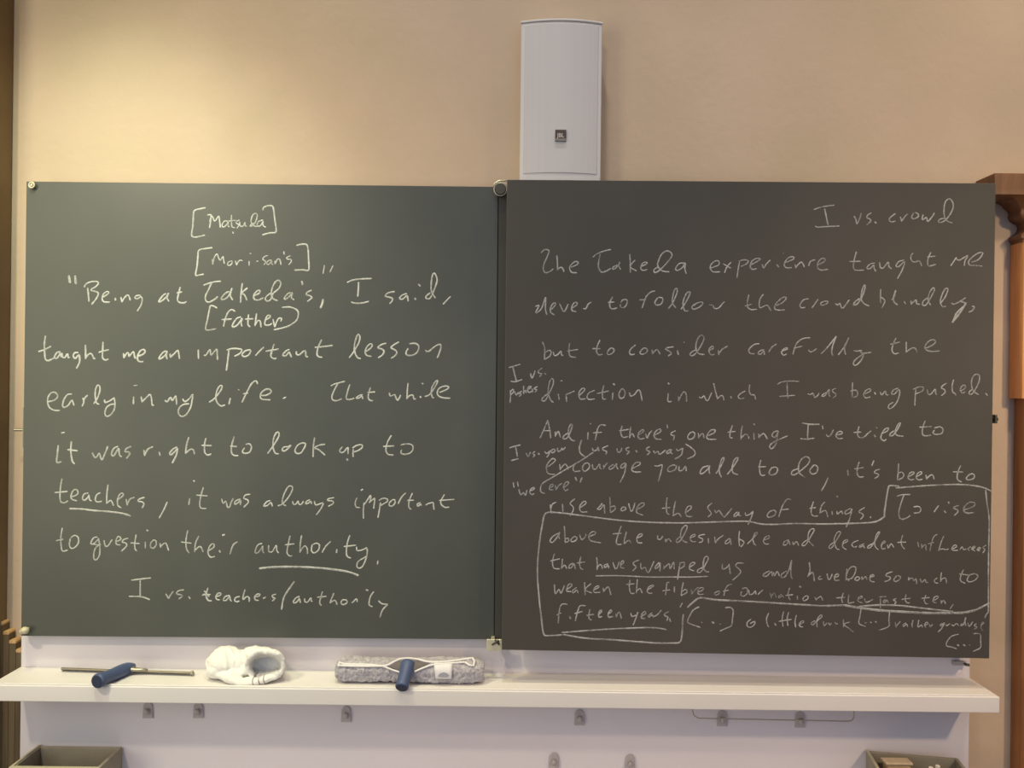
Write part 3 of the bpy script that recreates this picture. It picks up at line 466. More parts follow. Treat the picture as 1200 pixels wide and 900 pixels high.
"205,90 165,115 148,145 165,155 195,120 215,85 208,110 215,130/248,40 252,100 255,155/255,130 275,125 278,145 255,155/315,115 295,135 300,150 330,140 335,120 315,112/355,100 370,135 395,115 400,95/420,115 465,95 465,80 440,82 420,110 430,140 460,150 505,158/648,38 630,90 615,140 620,168 650,168/590,95 650,90/685,80 672,130 668,168/670,165 700,140 718,158/755,125 790,110 795,95 775,98 758,125 765,155 795,158/905,105 905,130 925,132 940,110/960,130 962,150 980,130 1000,150/1060,115 1035,140 1040,155 1065,140 1100,80 1112,45 1100,35 1075,60 1065,110 1085,145 1112,155/1130,125 1165,110 1165,98 1145,105 1132,130 1150,150 1170,148"),
(800,610,6,0.85,
"155,98 120,105 112,118 140,130 135,150 115,155/180,125 182,160/225,115 230,160/230,158 250,130 285,105/330,125 300,150 305,165 330,150 335,130 340,170/400,75 395,120 400,180/395,130 425,145 430,160 410,185/455,165 500,120 525,88 510,88 495,125 500,160 515,175/565,140 605,125 605,108 580,120 568,145 580,165 605,165/745,135 715,150 708,172 730,170 745,145 755,170/775,150 778,170 800,150 815,175/880,135 850,155 840,175 865,170 905,105 925,65 905,60 885,90 885,140 920,180"),
(970,610,6,0.8,
"50,150 15,175 10,195 30,190 60,140 90,90 80,78 60,95 45,140 60,195 80,205/105,165 140,145 135,135 110,150 105,185 130,205/215,140 180,155 170,175 190,188 205,180/255,165 225,178 225,190 250,178 258,195/320,160 285,180 280,195 305,185 340,130 365,82 345,95 330,150 335,185 355,205/380,170 405,150 395,145 378,170 382,200 405,195/420,170 425,195 445,165 465,190/528,102 515,150 525,185 540,200/490,155 550,152/632,150 640,185/660,165 662,195/662,190 685,170 692,210/770,98 745,115 730,160 718,215/705,165 750,155/815,110 795,160 780,215/785,205 810,200 830,205 850,200/870,205 905,185 895,172 875,190 880,210 915,210/930,205 945,185 955,205 975,200/1005,185 985,200 995,212/1010,205 1035,190 1030,180 1012,200 1035,215/1050,210 1075,195 1068,188 1050,205 1070,215/1112,175 1090,190 1105,205 1090,228")]),
("R", "line", [(620,645,6,0.9,
"178,25 165,80 175,125 215,130/150,75 215,60/235,60 232,100 228,130/230,125 250,105 265,128/310,90 285,105 280,125 300,120 315,95 325,130/365,45 355,90 365,130 380,132/335,90 392,82/475,50 480,100 478,135/480,120 500,100 515,120 515,130/555,95 530,105 535,122 555,105 560,125/590,85 605,128 620,120 635,80/645,105 665,85 660,72 645,90 645,120 668,125/772,68 735,85 735,100 752,118 728,145/785,90 790,130 815,120 830,152 845,150 878,78/915,85 888,115 890,130 910,115 922,90 920,148/950,110 948,130/950,125 985,95 990,130 1010,95 1018,85 1020,130/1062,85 1052,150 1045,205/1060,90 1090,85 1090,110 1062,130/1128,120 1165,95 1160,85 1135,95 1128,130 1160,145/470,180 600,178 720,182 850,188 1000,188 1140,188 1255,183"),
(790,645,6,0.9,
"205,120 170,135 165,155 190,150 220,100 240,60 230,42 210,60 205,120 225,150 245,150/340,95 340,130 365,125 390,100/385,95 390,130 395,165/490,92 450,90 432,110 460,135 465,160 412,210/670,145 640,160 625,178 650,182 685,150 690,180/700,155 705,180 725,150 740,180/790,145 755,170 755,190 780,185 810,130 825,70 820,130 822,180 830,200/950,85 955,140 940,185/942,180 970,155 980,170 985,215/1030,180 1015,195 1020,205 1040,200/1075,165 1085,205 1100,195 1112,165/1125,195 1155,180 1150,165 1130,180 1130,210 1160,210"),
(970,645,6,0.85,
"135,130 130,180 128,210/135,205 170,195 195,150 195,120 170,115 145,140 130,190 150,215/205,185 190,205 210,212 225,195 205,185/240,185 242,205 265,185 275,205/295,190 325,180 315,170 298,185 300,215 328,222/455,150 415,165 410,180 440,190 430,210 400,220/485,180 465,205 475,220 505,205 510,185 490,178/570,190 568,210/568,205 595,195 605,215 620,200 625,235/650,200 660,225 685,205 690,225 705,225/770,195 750,210 755,228 775,230/800,155 795,190 795,220/795,210 815,195 830,200 835,230/955,135 935,180 935,215 965,232/925,165 990,175/1000,170 980,205 995,222 1035,210 1055,180 1030,165 995,175")]),
("R", "line", [(620,645,6,0.85,
"178,240 185,305 210,275 225,300 250,245/265,275 300,250 295,235 275,245 265,285 295,290/335,260 305,285 310,300 335,280 345,300/390,225 392,270 395,312/435,235 395,275 440,300/455,280 490,260 485,250 460,265 458,295 500,295/520,265 525,290/522,290 545,265 560,260 575,312/710,208 705,255 715,300 740,302/685,240 740,235/762,205 758,250 755,300/758,285 780,270 795,300/830,280 870,255 875,245 845,255 830,285 845,302 865,300/985,225 970,230 965,265 960,315/940,285 990,278/1022,255 1022,295/1085,225 1075,270 1070,318/1075,290 1100,275 1110,295 1070,318/1140,275 1145,310/1145,305 1170,275 1190,260"),
(790,645,6,0.85,
"165,295 200,280 205,265 180,265 165,290 175,310 205,308/315,285 285,300 290,315 315,305 318,285/405,240 380,245 360,275 350,318/345,288 385,280/480,270 510,265 515,300 490,322 468,315 475,290/525,280 530,310 555,305 570,285 575,310/590,310 605,295 625,278/675,300 685,335/685,320 705,300 718,335/755,310 735,325 740,335 760,320 770,335/812,265 800,310 815,350/785,318 835,312/865,320 868,345/882,254 890,258/925,320 905,340 915,355 940,340 940,322 920,322/990,330 1000,352/1000,345 1030,325 1045,352"),
(970,685,6,0.85,
"110,60 98,100 105,130/60,95 120,90/150,70 145,100 145,130 160,130 185,125/210,105 245,90 240,82 215,95 215,120 245,130/258,100 270,125 300,115 315,105/370,95 370,130 370,165/360,88 410,86/405,105 390,120 400,128 415,110 425,128/480,100 460,110 480,120 470,138/550,70 545,110 560,130 575,128/520,105 580,98/690,75 678,110 690,135 705,135/660,98 715,92/740,115 775,95 770,82 750,90 740,120 765,130/795,110 800,135/798,130 815,112 828,135/882,140 860,172")]),
("R", "line", [(620,695,6,0.95,
"268,80 235,78 218,100 210,150 205,212/195,155 225,140/285,165 290,178/395,90 360,90 345,120 325,195/320,145 375,130/428,115 420,160 425,185 440,188/405,158 455,150/490,150 510,130 505,118 490,140 492,170 512,165/555,150 580,130 575,120 558,140 560,170 590,165/610,145 615,172/612,170 630,135 642,150 648,178/715,140 725,165 755,155/765,135 750,180 732,225/790,165 820,145 815,130 795,145 790,175 815,180/865,140 840,160 845,170 865,155 875,168/880,165 905,150 930,120/985,130 955,145 955,160 975,170 968,195/988,180 994,200/1078,70 1062,100"),
(620,695,6,1.1,"230,278 400,265 600,252 800,244 900,246 965,258")]),
("R", "line", [(790,685,6,0.95,"175,158 135,180 105,230 95,265 120,280 185,302/362,164 395,162 415,185 410,240 402,290 365,308 322,328/268,264 278,270"),
(790,685,6,0.45,"190,265 196,268/320,278 326,280"),
(790,685,6,0.85,
"540,245 515,265 515,295 540,300 565,280 565,260 535,275/665,200 650,240 655,280 665,298/708,275 714,285/770,190 760,240 765,295/805,195 795,240 800,290/735,260 825,245/860,215 850,260 855,300/875,285 910,265 905,255 885,270 885,295 905,298/990,255 965,270 975,285 1000,260 1040,225 1030,215 1005,250 1005,300/1050,260 1055,290 1075,270/1085,270 1095,285 1105,270/1130,265 1140,280 1150,272"),
(970,685,6,0.85,
"110,245 112,300/155,265 115,280 150,310 180,335/235,170 225,230 220,275 265,295/262,268 268,271/300,265 306,268/335,262 341,266/435,190 430,250 428,295 360,322/475,265 480,300/480,295 510,260/550,270 530,285 535,295 555,280 562,298/600,250 592,280 595,300/640,250 635,280 635,300 660,285 665,300/680,290 705,275 695,265 680,285 690,302/715,280 720,298 738,280/805,275 790,285 800,292 820,270 800,310 775,335/830,280 835,290 860,275/870,282 885,290 905,275 920,290/945,275 935,290 955,280 970,232 965,265 970,290/985,270 995,295 1020,262/1045,275 1030,290 1050,300 1030,315/1075,290 1098,270 1090,265 1078,290 1080,315 1092,325")]),
("R", "line", [(970,715,6,0.85,"918,170 870,185 840,220 835,250 870,260 905,272/912,244 920,250/955,244 965,250/1022,166 1070,170 1075,220 1072,265 1022,290"),
(970,715,6,0.5,"995,245 1000,248")]),
]

# ------------------------------------------------------------------ chalkboards and their writing
def board(name, corners, y, thick, slate_mat, label):
    c = [P(px, py, y) for px, py in corners]          # top left, top right, bottom right, bottom left
    ctr = sum(c, Vector()) / 4
    root = empty(name, (ctr.x, y + thick, ctr.z), label, 'chalkboard')
    bm = bmesh.new()
    prism(bm, [(p.x, p.z) for p in c], y + 0.0012, y + thick)
    obj('board_core', bm, M_EDGE, root, bevel=0.0012)
    bm = bmesh.new()
    prism(bm, [(ctr.x + (p.x-ctr.x)*0.9975, ctr.z + (p.z-ctr.z)*0.9975) for p in c], y, y + 0.004)
    obj('slate_face', bm, slate_mat, root)
    return root
lb = board('chalkboard', [(30.5, 212.3), (584, 218.6), (579, 749.6), (24.2, 745.5)], Y_L, 0.024, M_SLATE,
           'chalkboard at left, lit warm, ending in a line on teachers and authority')
rb = board('chalkboard', [(594.2, 210.3), (1167.3, 214.6), (1159.8, 772), (588, 761.8)], Y_R, 0.026, M_SLATE2,
           'chalkboard at right standing forward, with a chalk box drawn round its last lines')

rnd = random.Random(5)
def stroke(bm, pts, y, w):
    px = spline(pts, 0.9)
    tiny = sum(math.dist(a, b) for a, b in zip(px, px[1:])) < 2.6
    w3 = w * 1.12 if tiny else w
    k = (y - CAM.y) / FPX
    q = [P(x, z, y) for x, z in px]
    n = len(q)
    seed = rnd.random() * 100
    rows = []
    for i in range(n):
        d = q[min(i+1, n-1)] - q[max(i-1, 0)]
        if d.length < 1e-7: d = Vector((1, 0, 0))
        d.normalize()
        s = Vector((-d.z, 0, d.x))
        r = w3 * k * (1.0 + 0.28 * noise.noise(Vector((seed, i * 0.22, 0))))
        if not tiny and n > 4 and (i == 0 or i == n-1): r *= 0.6
        p = q[i]
        if i == 0: p = p - d * r * 0.6
        if i == n-1: p = p + d * r * 0.6
        rows.append((bm.verts.new((p.x - s.x*r, y - 0.0001, p.z - s.z*r)), bm.verts.new((p.x, y - 0.0007, p.z)), bm.verts.new((p.x + s.x*r, y - 0.0001, p.z + s.z*r))))
    for a, b in zip(rows, rows[1:]):
        bm.faces.new((a[0], a[1], b[1], b[0])); bm.faces.new((a[1], a[2], b[2], b[1]))
    for e in (rows[0], rows[-1]):
        bm.faces.new(e)
def words(strokes, gap):
    """Strokes of one line gathered into words: runs parted by a clear gap along the line."""
    st = sorted(strokes, key=lambda s: min(p[0] for p in s[0]))
    out = []
    for s in st:
        a, z = min(p[0] for p in s[0]), max(p[0] for p in s[0])
        if out and a - out[-1][0] < gap: out[-1][1].append(s); out[-1][0] = max(out[-1][0], z)
        else: out.append([z, [s]])
    return [w for _, w in out]
n_words = {}
for which, kind, runs in WRITING:
    root, y = (lb, Y_L) if which == 'L' else (rb, Y_R)
    strokes = []
    for x0, y0, zoom, w, text in runs:
        for s in text.split('/'):
            strokes.append(([(x0 + float(a)/zoom, y0 + float(c)/zoom) for a, c in (p.split(',') for p in s.split())], w * (0.88 if which == 'L' else 0.82)))
    for grp in (words(strokes, 6.0 if which == 'L' else 9.0) if kind == 'line' else [strokes]):
        bm = bmesh.new()
        n_words[which] = n_words.get(which, 0) + 1
        for pts, w in grp: stroke(bm, pts, y, w)
        o = obj('chalk_word' if kind == 'line' else 'chalk_outline', bm, M_CHALK[which], root, label='white chalk handwriting' if kind == 'line' else 'white chalk line boxing in a passage')
        for p in o.data.polygons:
            if p.normal.y > 0: p.flip()

# small fittings of the left board
def ring(name, c, r, t, m, parent):
    bm = bmesh.new()
    tube(bm, [(c[0] + r*math.cos(a), c[1], c[2] + r*math.sin(a)) for a in [2*math.pi*i/24 for i in range(24)]], t, 8, closed=True)
    return obj(name, bm, m, parent, smooth=True)
c = P(36, 216.5, Y_L-0.012)
bm = bmesh.new(); tube(bm, [(c.x, Y_L+0.001, c.z), (c.x, Y_L-0.010, c.z)], 0.0035, 12)
k = obj('corner_screw', bm, M_STEEL, lb, bevel=0.0006)
ring('screw_ring', (c.x, Y_L-0.008, c.z), 0.0062, 0.0022, M_CREAM, k)
c = P(28.5, 739, Y_L-0.016)
bm = bmesh.new(); ball(bm, (c.x, Y_L-0.014, c.z), 0.0092, 16, (1.05, 1, 0.9)); ball(bm, (c.x-0.0085, Y_L-0.012, c.z-0.004), 0.006, 12)
tube(bm, [(c.x, Y_L+0.001, c.z), (c.x, Y_L-0.012, c.z)], 0.004, 10)
obj('corner_knob', bm, M_CREAM, lb, smooth=True)
c = P(26.9, 504, Y_L+0.003); xe = P(16, 504, Y_L+0.012).x
bm = bmesh.new(); tube(bm, [(c.x+0.002, Y_L+0.014, c.z), (xe, Y_L+0.014, c.z)], 0.0036, 12)
k = obj('side_pin', bm, M_STEEL, lb, bevel=0.0008)
bm = bmesh.new(); box(bm, (c.x-0.0012, Y_L+0.003, c.z-0.042), (c.x+0.0015, Y_L+0.020, c.z+0.055)); obj('pin_plate', bm, M_BIN, k, bevel=0.001)
# right board side pin
c = P(1164, 491, Y_R+0.012)
bm = bmesh.new(); tube(bm, [(c.x-0.002, Y_R+0.012, c.z), (c.x+0.010, Y_R+0.012, c.z)], 0.0042, 12)
k = obj('side_pin', bm, M_DARK, rb, bevel=0.0008)
bm = bmesh.new(); box(bm, (c.x-0.001, Y_R+0.002, c.z-0.010), (c.x+0.004, Y_R+0.022, c.z+0.010)); obj('pin_plate', bm, M_DARK, k, bevel=0.001)

# rail between the boards with its pulley and brass end bracket
a, b_ = P(580.5, 222, -0.045), P(592, 748, -0.045)
rail = empty('guide_rail', (0.5*(a.x+b_.x), Y_PANEL, 0), 'narrow upright rail coloured as the shade in the slot between the two chalkboards', 'rail')
bm = bmesh.new()
bm2 = [(P(584.6, 219, -0.055), P(598, 219, -0.055)), (P(579.4, 752, -0.055), P(592, 752, -0.055))]
(tl, trr), (bl, br) = bm2
prism(bm, [(tl.x, tl.z), (trr.x, trr.z), (br.x, br.z), (bl.x, bl.z)], -0.055, -0.030)
prism(bm, [(tl.x-0.014, tl.z), (trr.x, trr.z), (br.x, br.z), (bl.x-0.014, bl.z)], -0.0328, -0.0302)
obj('rail_profile', bm, M_RAIL, rail, bevel=0.001)
c = P(586.5, 222, -0.082)
bm = bmesh.new(); tube(bm, [(c.x + 0.0148*math.cos(t), -0.082, c.z + 0.0148*math.sin(t)) for t in [2*math.pi*i/28 for i in range(28)]], 0.0019, 8, closed=True)
pul = empty('cable_pulley', c, 'small ringed cable pulley at the top between the two chalkboards', 'pulley')
w = obj('pulley_wheel', bm, M_STEEL, pul, smooth=True)
bm = bmesh.new(); tube(bm, [(c.x, -0.058, c.z), (c.x, -0.086, c.z)], 0.0125, 20); obj('pulley_hub', bm, M_DARK, w, bevel=0.001)
bm = bmesh.new(); p0, p1 = P(580, 214.5, -0.080), P(594, 211.5, -0.080)
tube(bm, [p0 + Vector((-0.003, 0, -0.008)), p0, p0.lerp(p1, 0.3) + Vector((0, 0, 0.003)), p1], 0.0022, 10)
obj('pulley_guard', bm, M_BRASS, pul, smooth=True)
bm = bmesh.new(); p0, p1 = P(570.5, 748.5, -0.078), P(588, 762, -0.078)
box(bm, (p0.x, -0.084, p1.z), (p1.x, -0.078, p0.z))
brk = empty('end_bracket', p0.lerp(p1, 0.5), 'pale brass bracket with a dark wing screw at the foot between the chalkboards', 'bracket')
bk = obj('bracket_plate', bm, M_BRASS, brk, bevel=0.001)
bm = bmesh.new(); box(bm, (p0.x+0.010, -0.079, p1.z+0.004), (p0.x+0.018, -0.056, p0.z)); obj('bracket_arm', bm, M_BRASS, bk)
bm = bmesh.new(); cc = P(581.5, 752.8, -0.086)
tube(bm, [cc + Vector((-0.010, 0, -0.006)), cc + Vector((0.006, 0, 0.004))], 0.0024, 8)
tube(bm, [cc + Vector((0.007, 0, -0.005)), cc + Vector((-0.003, 0, 0.006))], 0.0024, 8)
obj('wing_screw', bm, M_DARK, bk, smooth=True)

# small dark catch on the panel below the right board
c0, c1 = P(1118, 775.5, -0.042), P(1135, 780.5, -0.042)
bm = bmesh.new(); box(bm, (c0.x, -0.040, c1.z), (c1.x-0.004, Y_PANEL, c0.z)); 
ct = empty('board_catch', (0.5*(c0.x+c1.x), Y_PANEL, c1.z), 'small grey metal catch on the panel under the right chalkboard corner', 'catch')
obj('catch_plate', bm, M_HOOK, ct, bevel=0.001)
bm = bmesh.new(); tube(bm, [(c1.x-0.010, -0.046, 0.5*(c0.z+c1.z)), (c1.x-0.001, -0.046, 0.5*(c0.z+c1.z)-0.001)], 0.0034, 10); tube(bm, [(c1.x-0.008, -0.046, 0.5*(c0.z+c1.z)), (c1.x-0.008, -0.038, 0.5*(c0.z+c1.z))], 0.003, 8)
obj('catch_knob', bm, M_EDGE, ct, smooth=True)

# ------------------------------------------------------------------ loudspeaker
zt_, zb_ = P(658, 23.5, -0.065).z, P(658, 213, -0.065).z
xl_, xr_ = P(609.5, 110, -0.060).x, P(705.5, 110, -0.060).x
xm = 0.5*(xl_+xr_); hw = 0.5*(xr_-xl_)
sp = empty('loudspeaker', (xm, 0, zb_), 'white upright loudspeaker on the wall above the chalkboards', 'loudspeaker')
def front(hw_, y_side, bulge, n=14):
    return [(xm - hw_ + 2*hw_*i/n, y_side - bulge*(1-(2*i/n-1)**2)) for i in range(n+1)]
bm = bmesh.new(); zprism(bm, front(hw, -0.056, 0.017) + [(xm+hw*0.8, -0.004), (xm-hw*0.8, -0.004)], zb_, zt_-0.006)
obj('cabinet', bm, M_SPEAKER, sp, bevel=0.003, segs=3)
bm = bmesh.new(); zprism(bm, front(hw+0.0015, -0.0575, 0.018) + [(xm+hw*0.8, -0.004), (xm-hw*0.8, -0.004)], zt_-0.0055, zt_)
obj('top_cap', bm, M_SPEAKER, sp, bevel=0.002)
zg1, zg0 = zt_-0.011, P(658, 203, -0.07).z
ghw = hw*0.90
M_GRILLE = bpy.data.materials.new('white_perforated_grille'); M_GRILLE.use_nodes = True
nt = M_GRILLE.node_tree; bs = nt.nodes['Principled BSDF']
bs.inputs['Roughness'].default_value = 0.6; bs.inputs['Specular IOR Level'].default_value = 0.2
vo = nt.nodes.new('ShaderNodeTexVoronoi'); vo.inputs['Scale'].default_value = 300; vo.inputs['Randomness'].default_value = 0.15
tc = nt.nodes.new('ShaderNodeTexCoord'); nt.links.new(tc.outputs['Object'], vo.inputs['Vector'])
rp = nt.nodes.new('ShaderNodeValToRGB'); rp.color_ramp.elements[0].color = (0.575, 0.55, 0.555, 1); rp.color_ramp.elements[0].position = 0.25
rp.color_ramp.elements[1].color = (0.60, 0.575, 0.58, 1); rp.color_ramp.elements[1].position = 0.45
nt.links.new(vo.outputs['Distance'], rp.inputs['Fac']); nt.links.new(rp.outputs['Color'], bs.inputs['Base Color'])
bm = bmesh.new()
fa = front(ghw, -0.0605, 0.0145); fb = [(x, y+0.008) for x, y in fa]
zprism(bm, fa + fb[::-1], zg0, zg1)
obj('grille', bm, M_GRILLE, sp, bevel=0.0015)
bc = P(657, 159, -0.0775)
bm = bmesh.new(); box(bm, (bc.x-0.0130, -0.0790, bc.z-0.0130), (bc.x+0.0130, -0.0735, bc.z+0.0140))
bd = obj('badge', bm, M_BADGE, sp, bevel=0.0008)
bm = bmesh.new(); box(bm, (bc.x-0.0128, -0.0794, bc.z-0.0128), (bc.x+0.0128, -0.0788, bc.z-0.0072)); obj('badge_strip', bm, M_BADGEMID, bd)
cu = bpy.data.curves.new('badge_text', 'FONT'); cu.body = 'JBL'; cu.size = 0.0135; cu.extrude = 0.0003; cu.align_x = 'CENTER'; cu.offset = 0.0003
to = bpy.data.objects.new('badge_text_source', cu); COL.objects.link(to)
bpy.context.view_layer.update()
me = bpy.data.meshes.new_from_object(to.evaluated_get(bpy.context.evaluated_depsgraph_get()))
bpy.data.objects.remove(to)
bm = bmesh.new(); bm.from_mesh(me)
for v in bm.verts: v.co = Vector((bc.x + v.co.x*0.92, -0.0794 - v.co.z, bc.z - 0.0042 + v.co.y))
obj('badge_letters', bm, M_BADGELIGHT, bd)

# ------------------------------------------------------------------ hooks and rail on the panel under the shelf
def hook(px, py, label):
    c = P(px, py, Y_PANEL)
    e = empty('wall_hook', (c.x, Y_PANEL, c.z), label, 'hook', 'grey hooks on the white panel below the shelf')
    w, h = 0.0125, 0.0185
    pts = [(c.x-w, c.z-h), (c.x+w, c.z-h)] + [(c.x + w*0.9*math.cos(t), c.z + h*0.45 + w*0.9*math.sin(t)) for t in [math.pi*i/10 for i in range(11)]]
    obj('hook_plate', prism(bmesh.new(), pts, Y_PANEL-0.005, Y_PANEL), M_HOOK, e, bevel=0.0015)
    bm = bmesh.new()
    tube(bm, [(c.x, Y_PANEL-0.004, c.z+0.001), (c.x, Y_PANEL-0.010, c.z-0.003), (c.x, Y_PANEL-0.013, c.z+0.002), (c.x, Y_PANEL-0.0135, c.z+0.006)], [0.0058, 0.0055, 0.005, 0.0042], 12)
    obj('hook_peg', bm, M_HOOK, e, smooth=True)
for px, py, lab in ((174, 832, 'grey wall hook under the shelf below the squeegee, leftmost of the upper row'),
                    (233, 832, 'grey wall hook under the shelf just left of the folded towel'),
                    (406, 836.5, 'grey wall hook under the shelf below the fluffy washer sleeve'),
                    (679, 840.5, 'grey wall hook alone in the upper row, right of the board gap'),
                    (846, 841.5, 'grey wall hook behind the left end of the wire rail'),
                    (937, 843, 'grey wall hook behind the right part of the wire rail'),
                    (649, 891, 'grey wall hook cut by the lower edge, left one of the lower pair'),
                    (738, 893, 'grey wall hook cut by the lower edge, right one of the lower pair')):
    hook(px, py, lab)
yy = Y_PANEL - 0.035
w = empty('wire_rail', P(905, 838, Y_PANEL), 'thin steel wire rail hanging under the right half of the shelf', 'rail')
pts = [P(811, 824, yy), P(811.5, 832, yy), P(813, 838, yy), P(818, 841.5, yy), P(830, 842, yy), P(905, 843.5, yy), P(992, 845.2, yy), P(998, 844.5, yy), P(1000.5, 841, yy), P(1001, 828, yy)]
bm = bmesh.new(); tube(bm, pts, 0.0014, 10); obj('rail_wire', bm, M_STEEL, w, smooth=True)

# ------------------------------------------------------------------ things on the shelf
ZS = z_shelf
def S(px, py, h=0.0):
    """The point seen at px, py that lies h above the shelf top."""
    r = ray(px, py); t = (ZS + h - CAM.z) / r.z
    return CAM + r * t

# squeegee
sq = empty('squeegee', S(150, 792), 'squeegee with blue handle and thin steel blade lying on the shelf', 'squeegee')
a, b_ = S(72, 783.5, 0.008), S(225, 788.5, 0.008)
d = (b_ - a).normalized(); n_ = Vector((-d.y, d.x, 0))
bm = bmesh.new(); tube(bm, [a, b_], 0.0033, 8, flat=0.9); ch = obj('blade_channel', bm, M_BLADE, sq, bevel=0.0008)
bm = bmesh.new()
q = [a - d*0.002 + n_*0.003, b_ + d*0.002 + n_*0.003, b_ + d*0.002 + n_*0.011, a - d*0.002 + n_*0.011]
v1 = [bm.verts.new(p + Vector((0, 0, -0.0055))) for p in q]; v2 = [bm.verts.new(p + Vector((0, 0, -0.004))) for p in q]
bm.faces.new(v1); bm.faces.new(v2[::-1])
for i in range(4): bm.faces.new((v1[i], v1[(i+1) % 4], v2[(i+1) % 4], v2[i]))
obj('rubber_blade', bm, M_RUBBER, sq)
bm = bmesh.new(); ball(bm, b_, 0.0052, 10); obj('end_clip', bm, M_STEEL, ch, smooth=True)
h0, h1 = S(150, 783, 0.014), S(117, 797, 0.017)
def along(t): return h0.lerp(h1, t)
bm = bmesh.new()
ts = [-0.22, -0.12, 0.0, 0.15, 0.3, 0.45, 0.6, 0.75, 0.88, 0.96, 1.06, 1.10]
rs = [0.006, 0.010, 0.0135, 0.0150, 0.0150, 0.0145, 0.0142, 0.0144, 0.0150, 0.0162, 0.0165, 0.0150]
tube(bm, [along(t) for t in ts], rs, 20)
hd = obj('handle', bm, M_BLUE, sq, smooth=True)
bm = bmesh.new(); e0 = along(1.10); dd = (h1-h0).normalized()
tube(bm, [e0 - dd*0.001, e0 + dd*0.0012], [0.0138, 0.0128], 20); obj('handle_end', bm, M_BLUEDARK, hd)
bm = bmesh.new(); cc = S(157, 784.5, 0.013)
tube(bm, [cc - d*0.012 , cc - d*0.004, cc + d*0.012, cc + d*0.032], [0.008, 0.0075, 0.005, 0.003], 12, flat=0.8)
obj('blade_clamp', bm, M_STEEL, sq, smooth=True)

# towel: lumps, a rolled opening and a flat flap welded into one cloth
def towel():
    bm = bmesh.new()
    def T(px, py, h): return S(px, py, h)
    base = S(288, 792)
    def V(px, pz, y):            # a point seen at px, pz at depth y
        return P(px, pz, y)
    yb, yf_ = -0.062, -0.118
    lumps = [((264, 778, -0.086), (0.044, 0.036, 0.0320)), ((265, 766.5, -0.080), (0.030, 0.026, 0.0165)), ((255, 784, -0.095), (0.024, 0.030, 0.020)),
             ((282, 777, -0.080), (0.030, 0.032, 0.0320)), ((276, 789, -0.106), (0.024, 0.022, 0.0140)), ((310, 778, -0.060), (0.044, 0.014, 0.030)), ((301, 764.5, -0.078), (0.036, 0.024, 0.0120)),
             ((311, 791, -0.088), (0.036, 0.030, 0.0075)), ((288, 785, -0.100), (0.014, 0.018, 0.014))]
    for (px, pz, y), sc in lumps: ball(bm, V(px, pz, y), 1.0, 28, sc)
    # flap lying toward the front edge, its hem carrying the stripes round to the right
    tube(bm, [V(252, 788, -0.108), V(264, 792, -0.118), V(276, 796.5, -0.126), V(284, 799, -0.130), V(296, 798.5, -0.129), V(310, 796, -0.124), V(321, 792.5, -0.116), V(328, 788, -0.108)],
         [0.012, 0.014, 0.014, 0.012, 0.011, 0.011, 0.011, 0.010], 18, flat=0.72)
    # the right half stands up as a hollow fold with its mouth toward the room
    rim = [(299, 797), (292, 786), (290, 777), (294.5, 768.5), (303.5, 763.8), (315, 763), (325.5, 766.5), (332, 773.5), (333.5, 781), (329, 789)]
    for k in range(16):
        t = k / 15
        y = -0.116 + 0.062*t
        s = 1.0 - 0.13*t
        path = [V(311 + (px-311)*s, 783 + (pz-783)*s + 1.5*t, y + 0.010*math.sin(3.1*i/9)*(1-t)*-1) for i, (px, pz) in enumerate(rim)]
        tube(bm, path, [0.0045, 0.0055, 0.0062, 0.0072, 0.0075, 0.0072, 0.0062, 0.0050, 0.0046, 0.0045] if k < 3 else 0.0046, 12)
    return bm
def weld(bm, cut=None, voxel=0.0017, smooth=9):
    """Voxel-welds overlapping lumps into one skin, hollowed by an optional second shape."""
    me = bpy.data.meshes.new('weld_source'); bm.to_mesh(me); bm.free()
    src = bpy.data.objects.new('weld_source', me); COL.objects.link(src)
    md = src.modifiers.new('weld', 'REMESH'); md.mode = 'VOXEL'; md.voxel_size = voxel
    tool = None
    if cut is not None:
        m2 = bpy.data.meshes.new('cut_source'); cut.to_mesh(m2); cut.free()
        tool = bpy.data.objects.new('cut_source', m2); COL.objects.link(tool)
        bo = src.modifiers.new('hollow', 'BOOLEAN'); bo.operation = 'DIFFERENCE'; bo.object = tool; bo.solver = 'FAST'
        md = src.modifiers.new('weld again', 'REMESH'); md.mode = 'VOXEL'; md.voxel_size = voxel
    sm = src.modifiers.new('soft', 'SMOOTH'); sm.factor = 0.6; sm.iterations = smooth
    bpy.context.view_layer.update()
    out = bpy.data.meshes.new_from_object(src.evaluated_get(bpy.context.evaluated_depsgraph_get()))
    bpy.data.objects.remove(src)
    if tool: bpy.data.objects.remove(tool)
    return out
me2 = weld(towel(), None, 0.0015, 6)
bm = bmesh.new(); bm.from_mesh(me2)
bm.normal_update()
for v in bm.verts:
    p = v.co
    w = noise.noise(Vector((p.x*14, p.y*14, p.z*14 + 7)))
    n1 = noise.noise(Vector((p.x*34 + w*1.3, p.y*20 + 2, p.z*48 + p.x*40 + w)))
    n2 = noise.noise(Vector((p.x*95, p.y*70 + 9, p.z*120)))
    v.co = p + v.normal * (0.0052*(0.42-abs(n1)) + 0.0010*n2)
    if v.co.z < ZS + 0.0006: v.co.z = ZS + 0.0006
    if v.co.y > Y_PANEL - 0.002: v.co.y = Y_PANEL - 0.002
M_TOWEL = mat('white_terry', (0.86, 0.84, 0.80), 0.95, 0.05, bump=0.35, bump_scale=420, sheen=0.2)
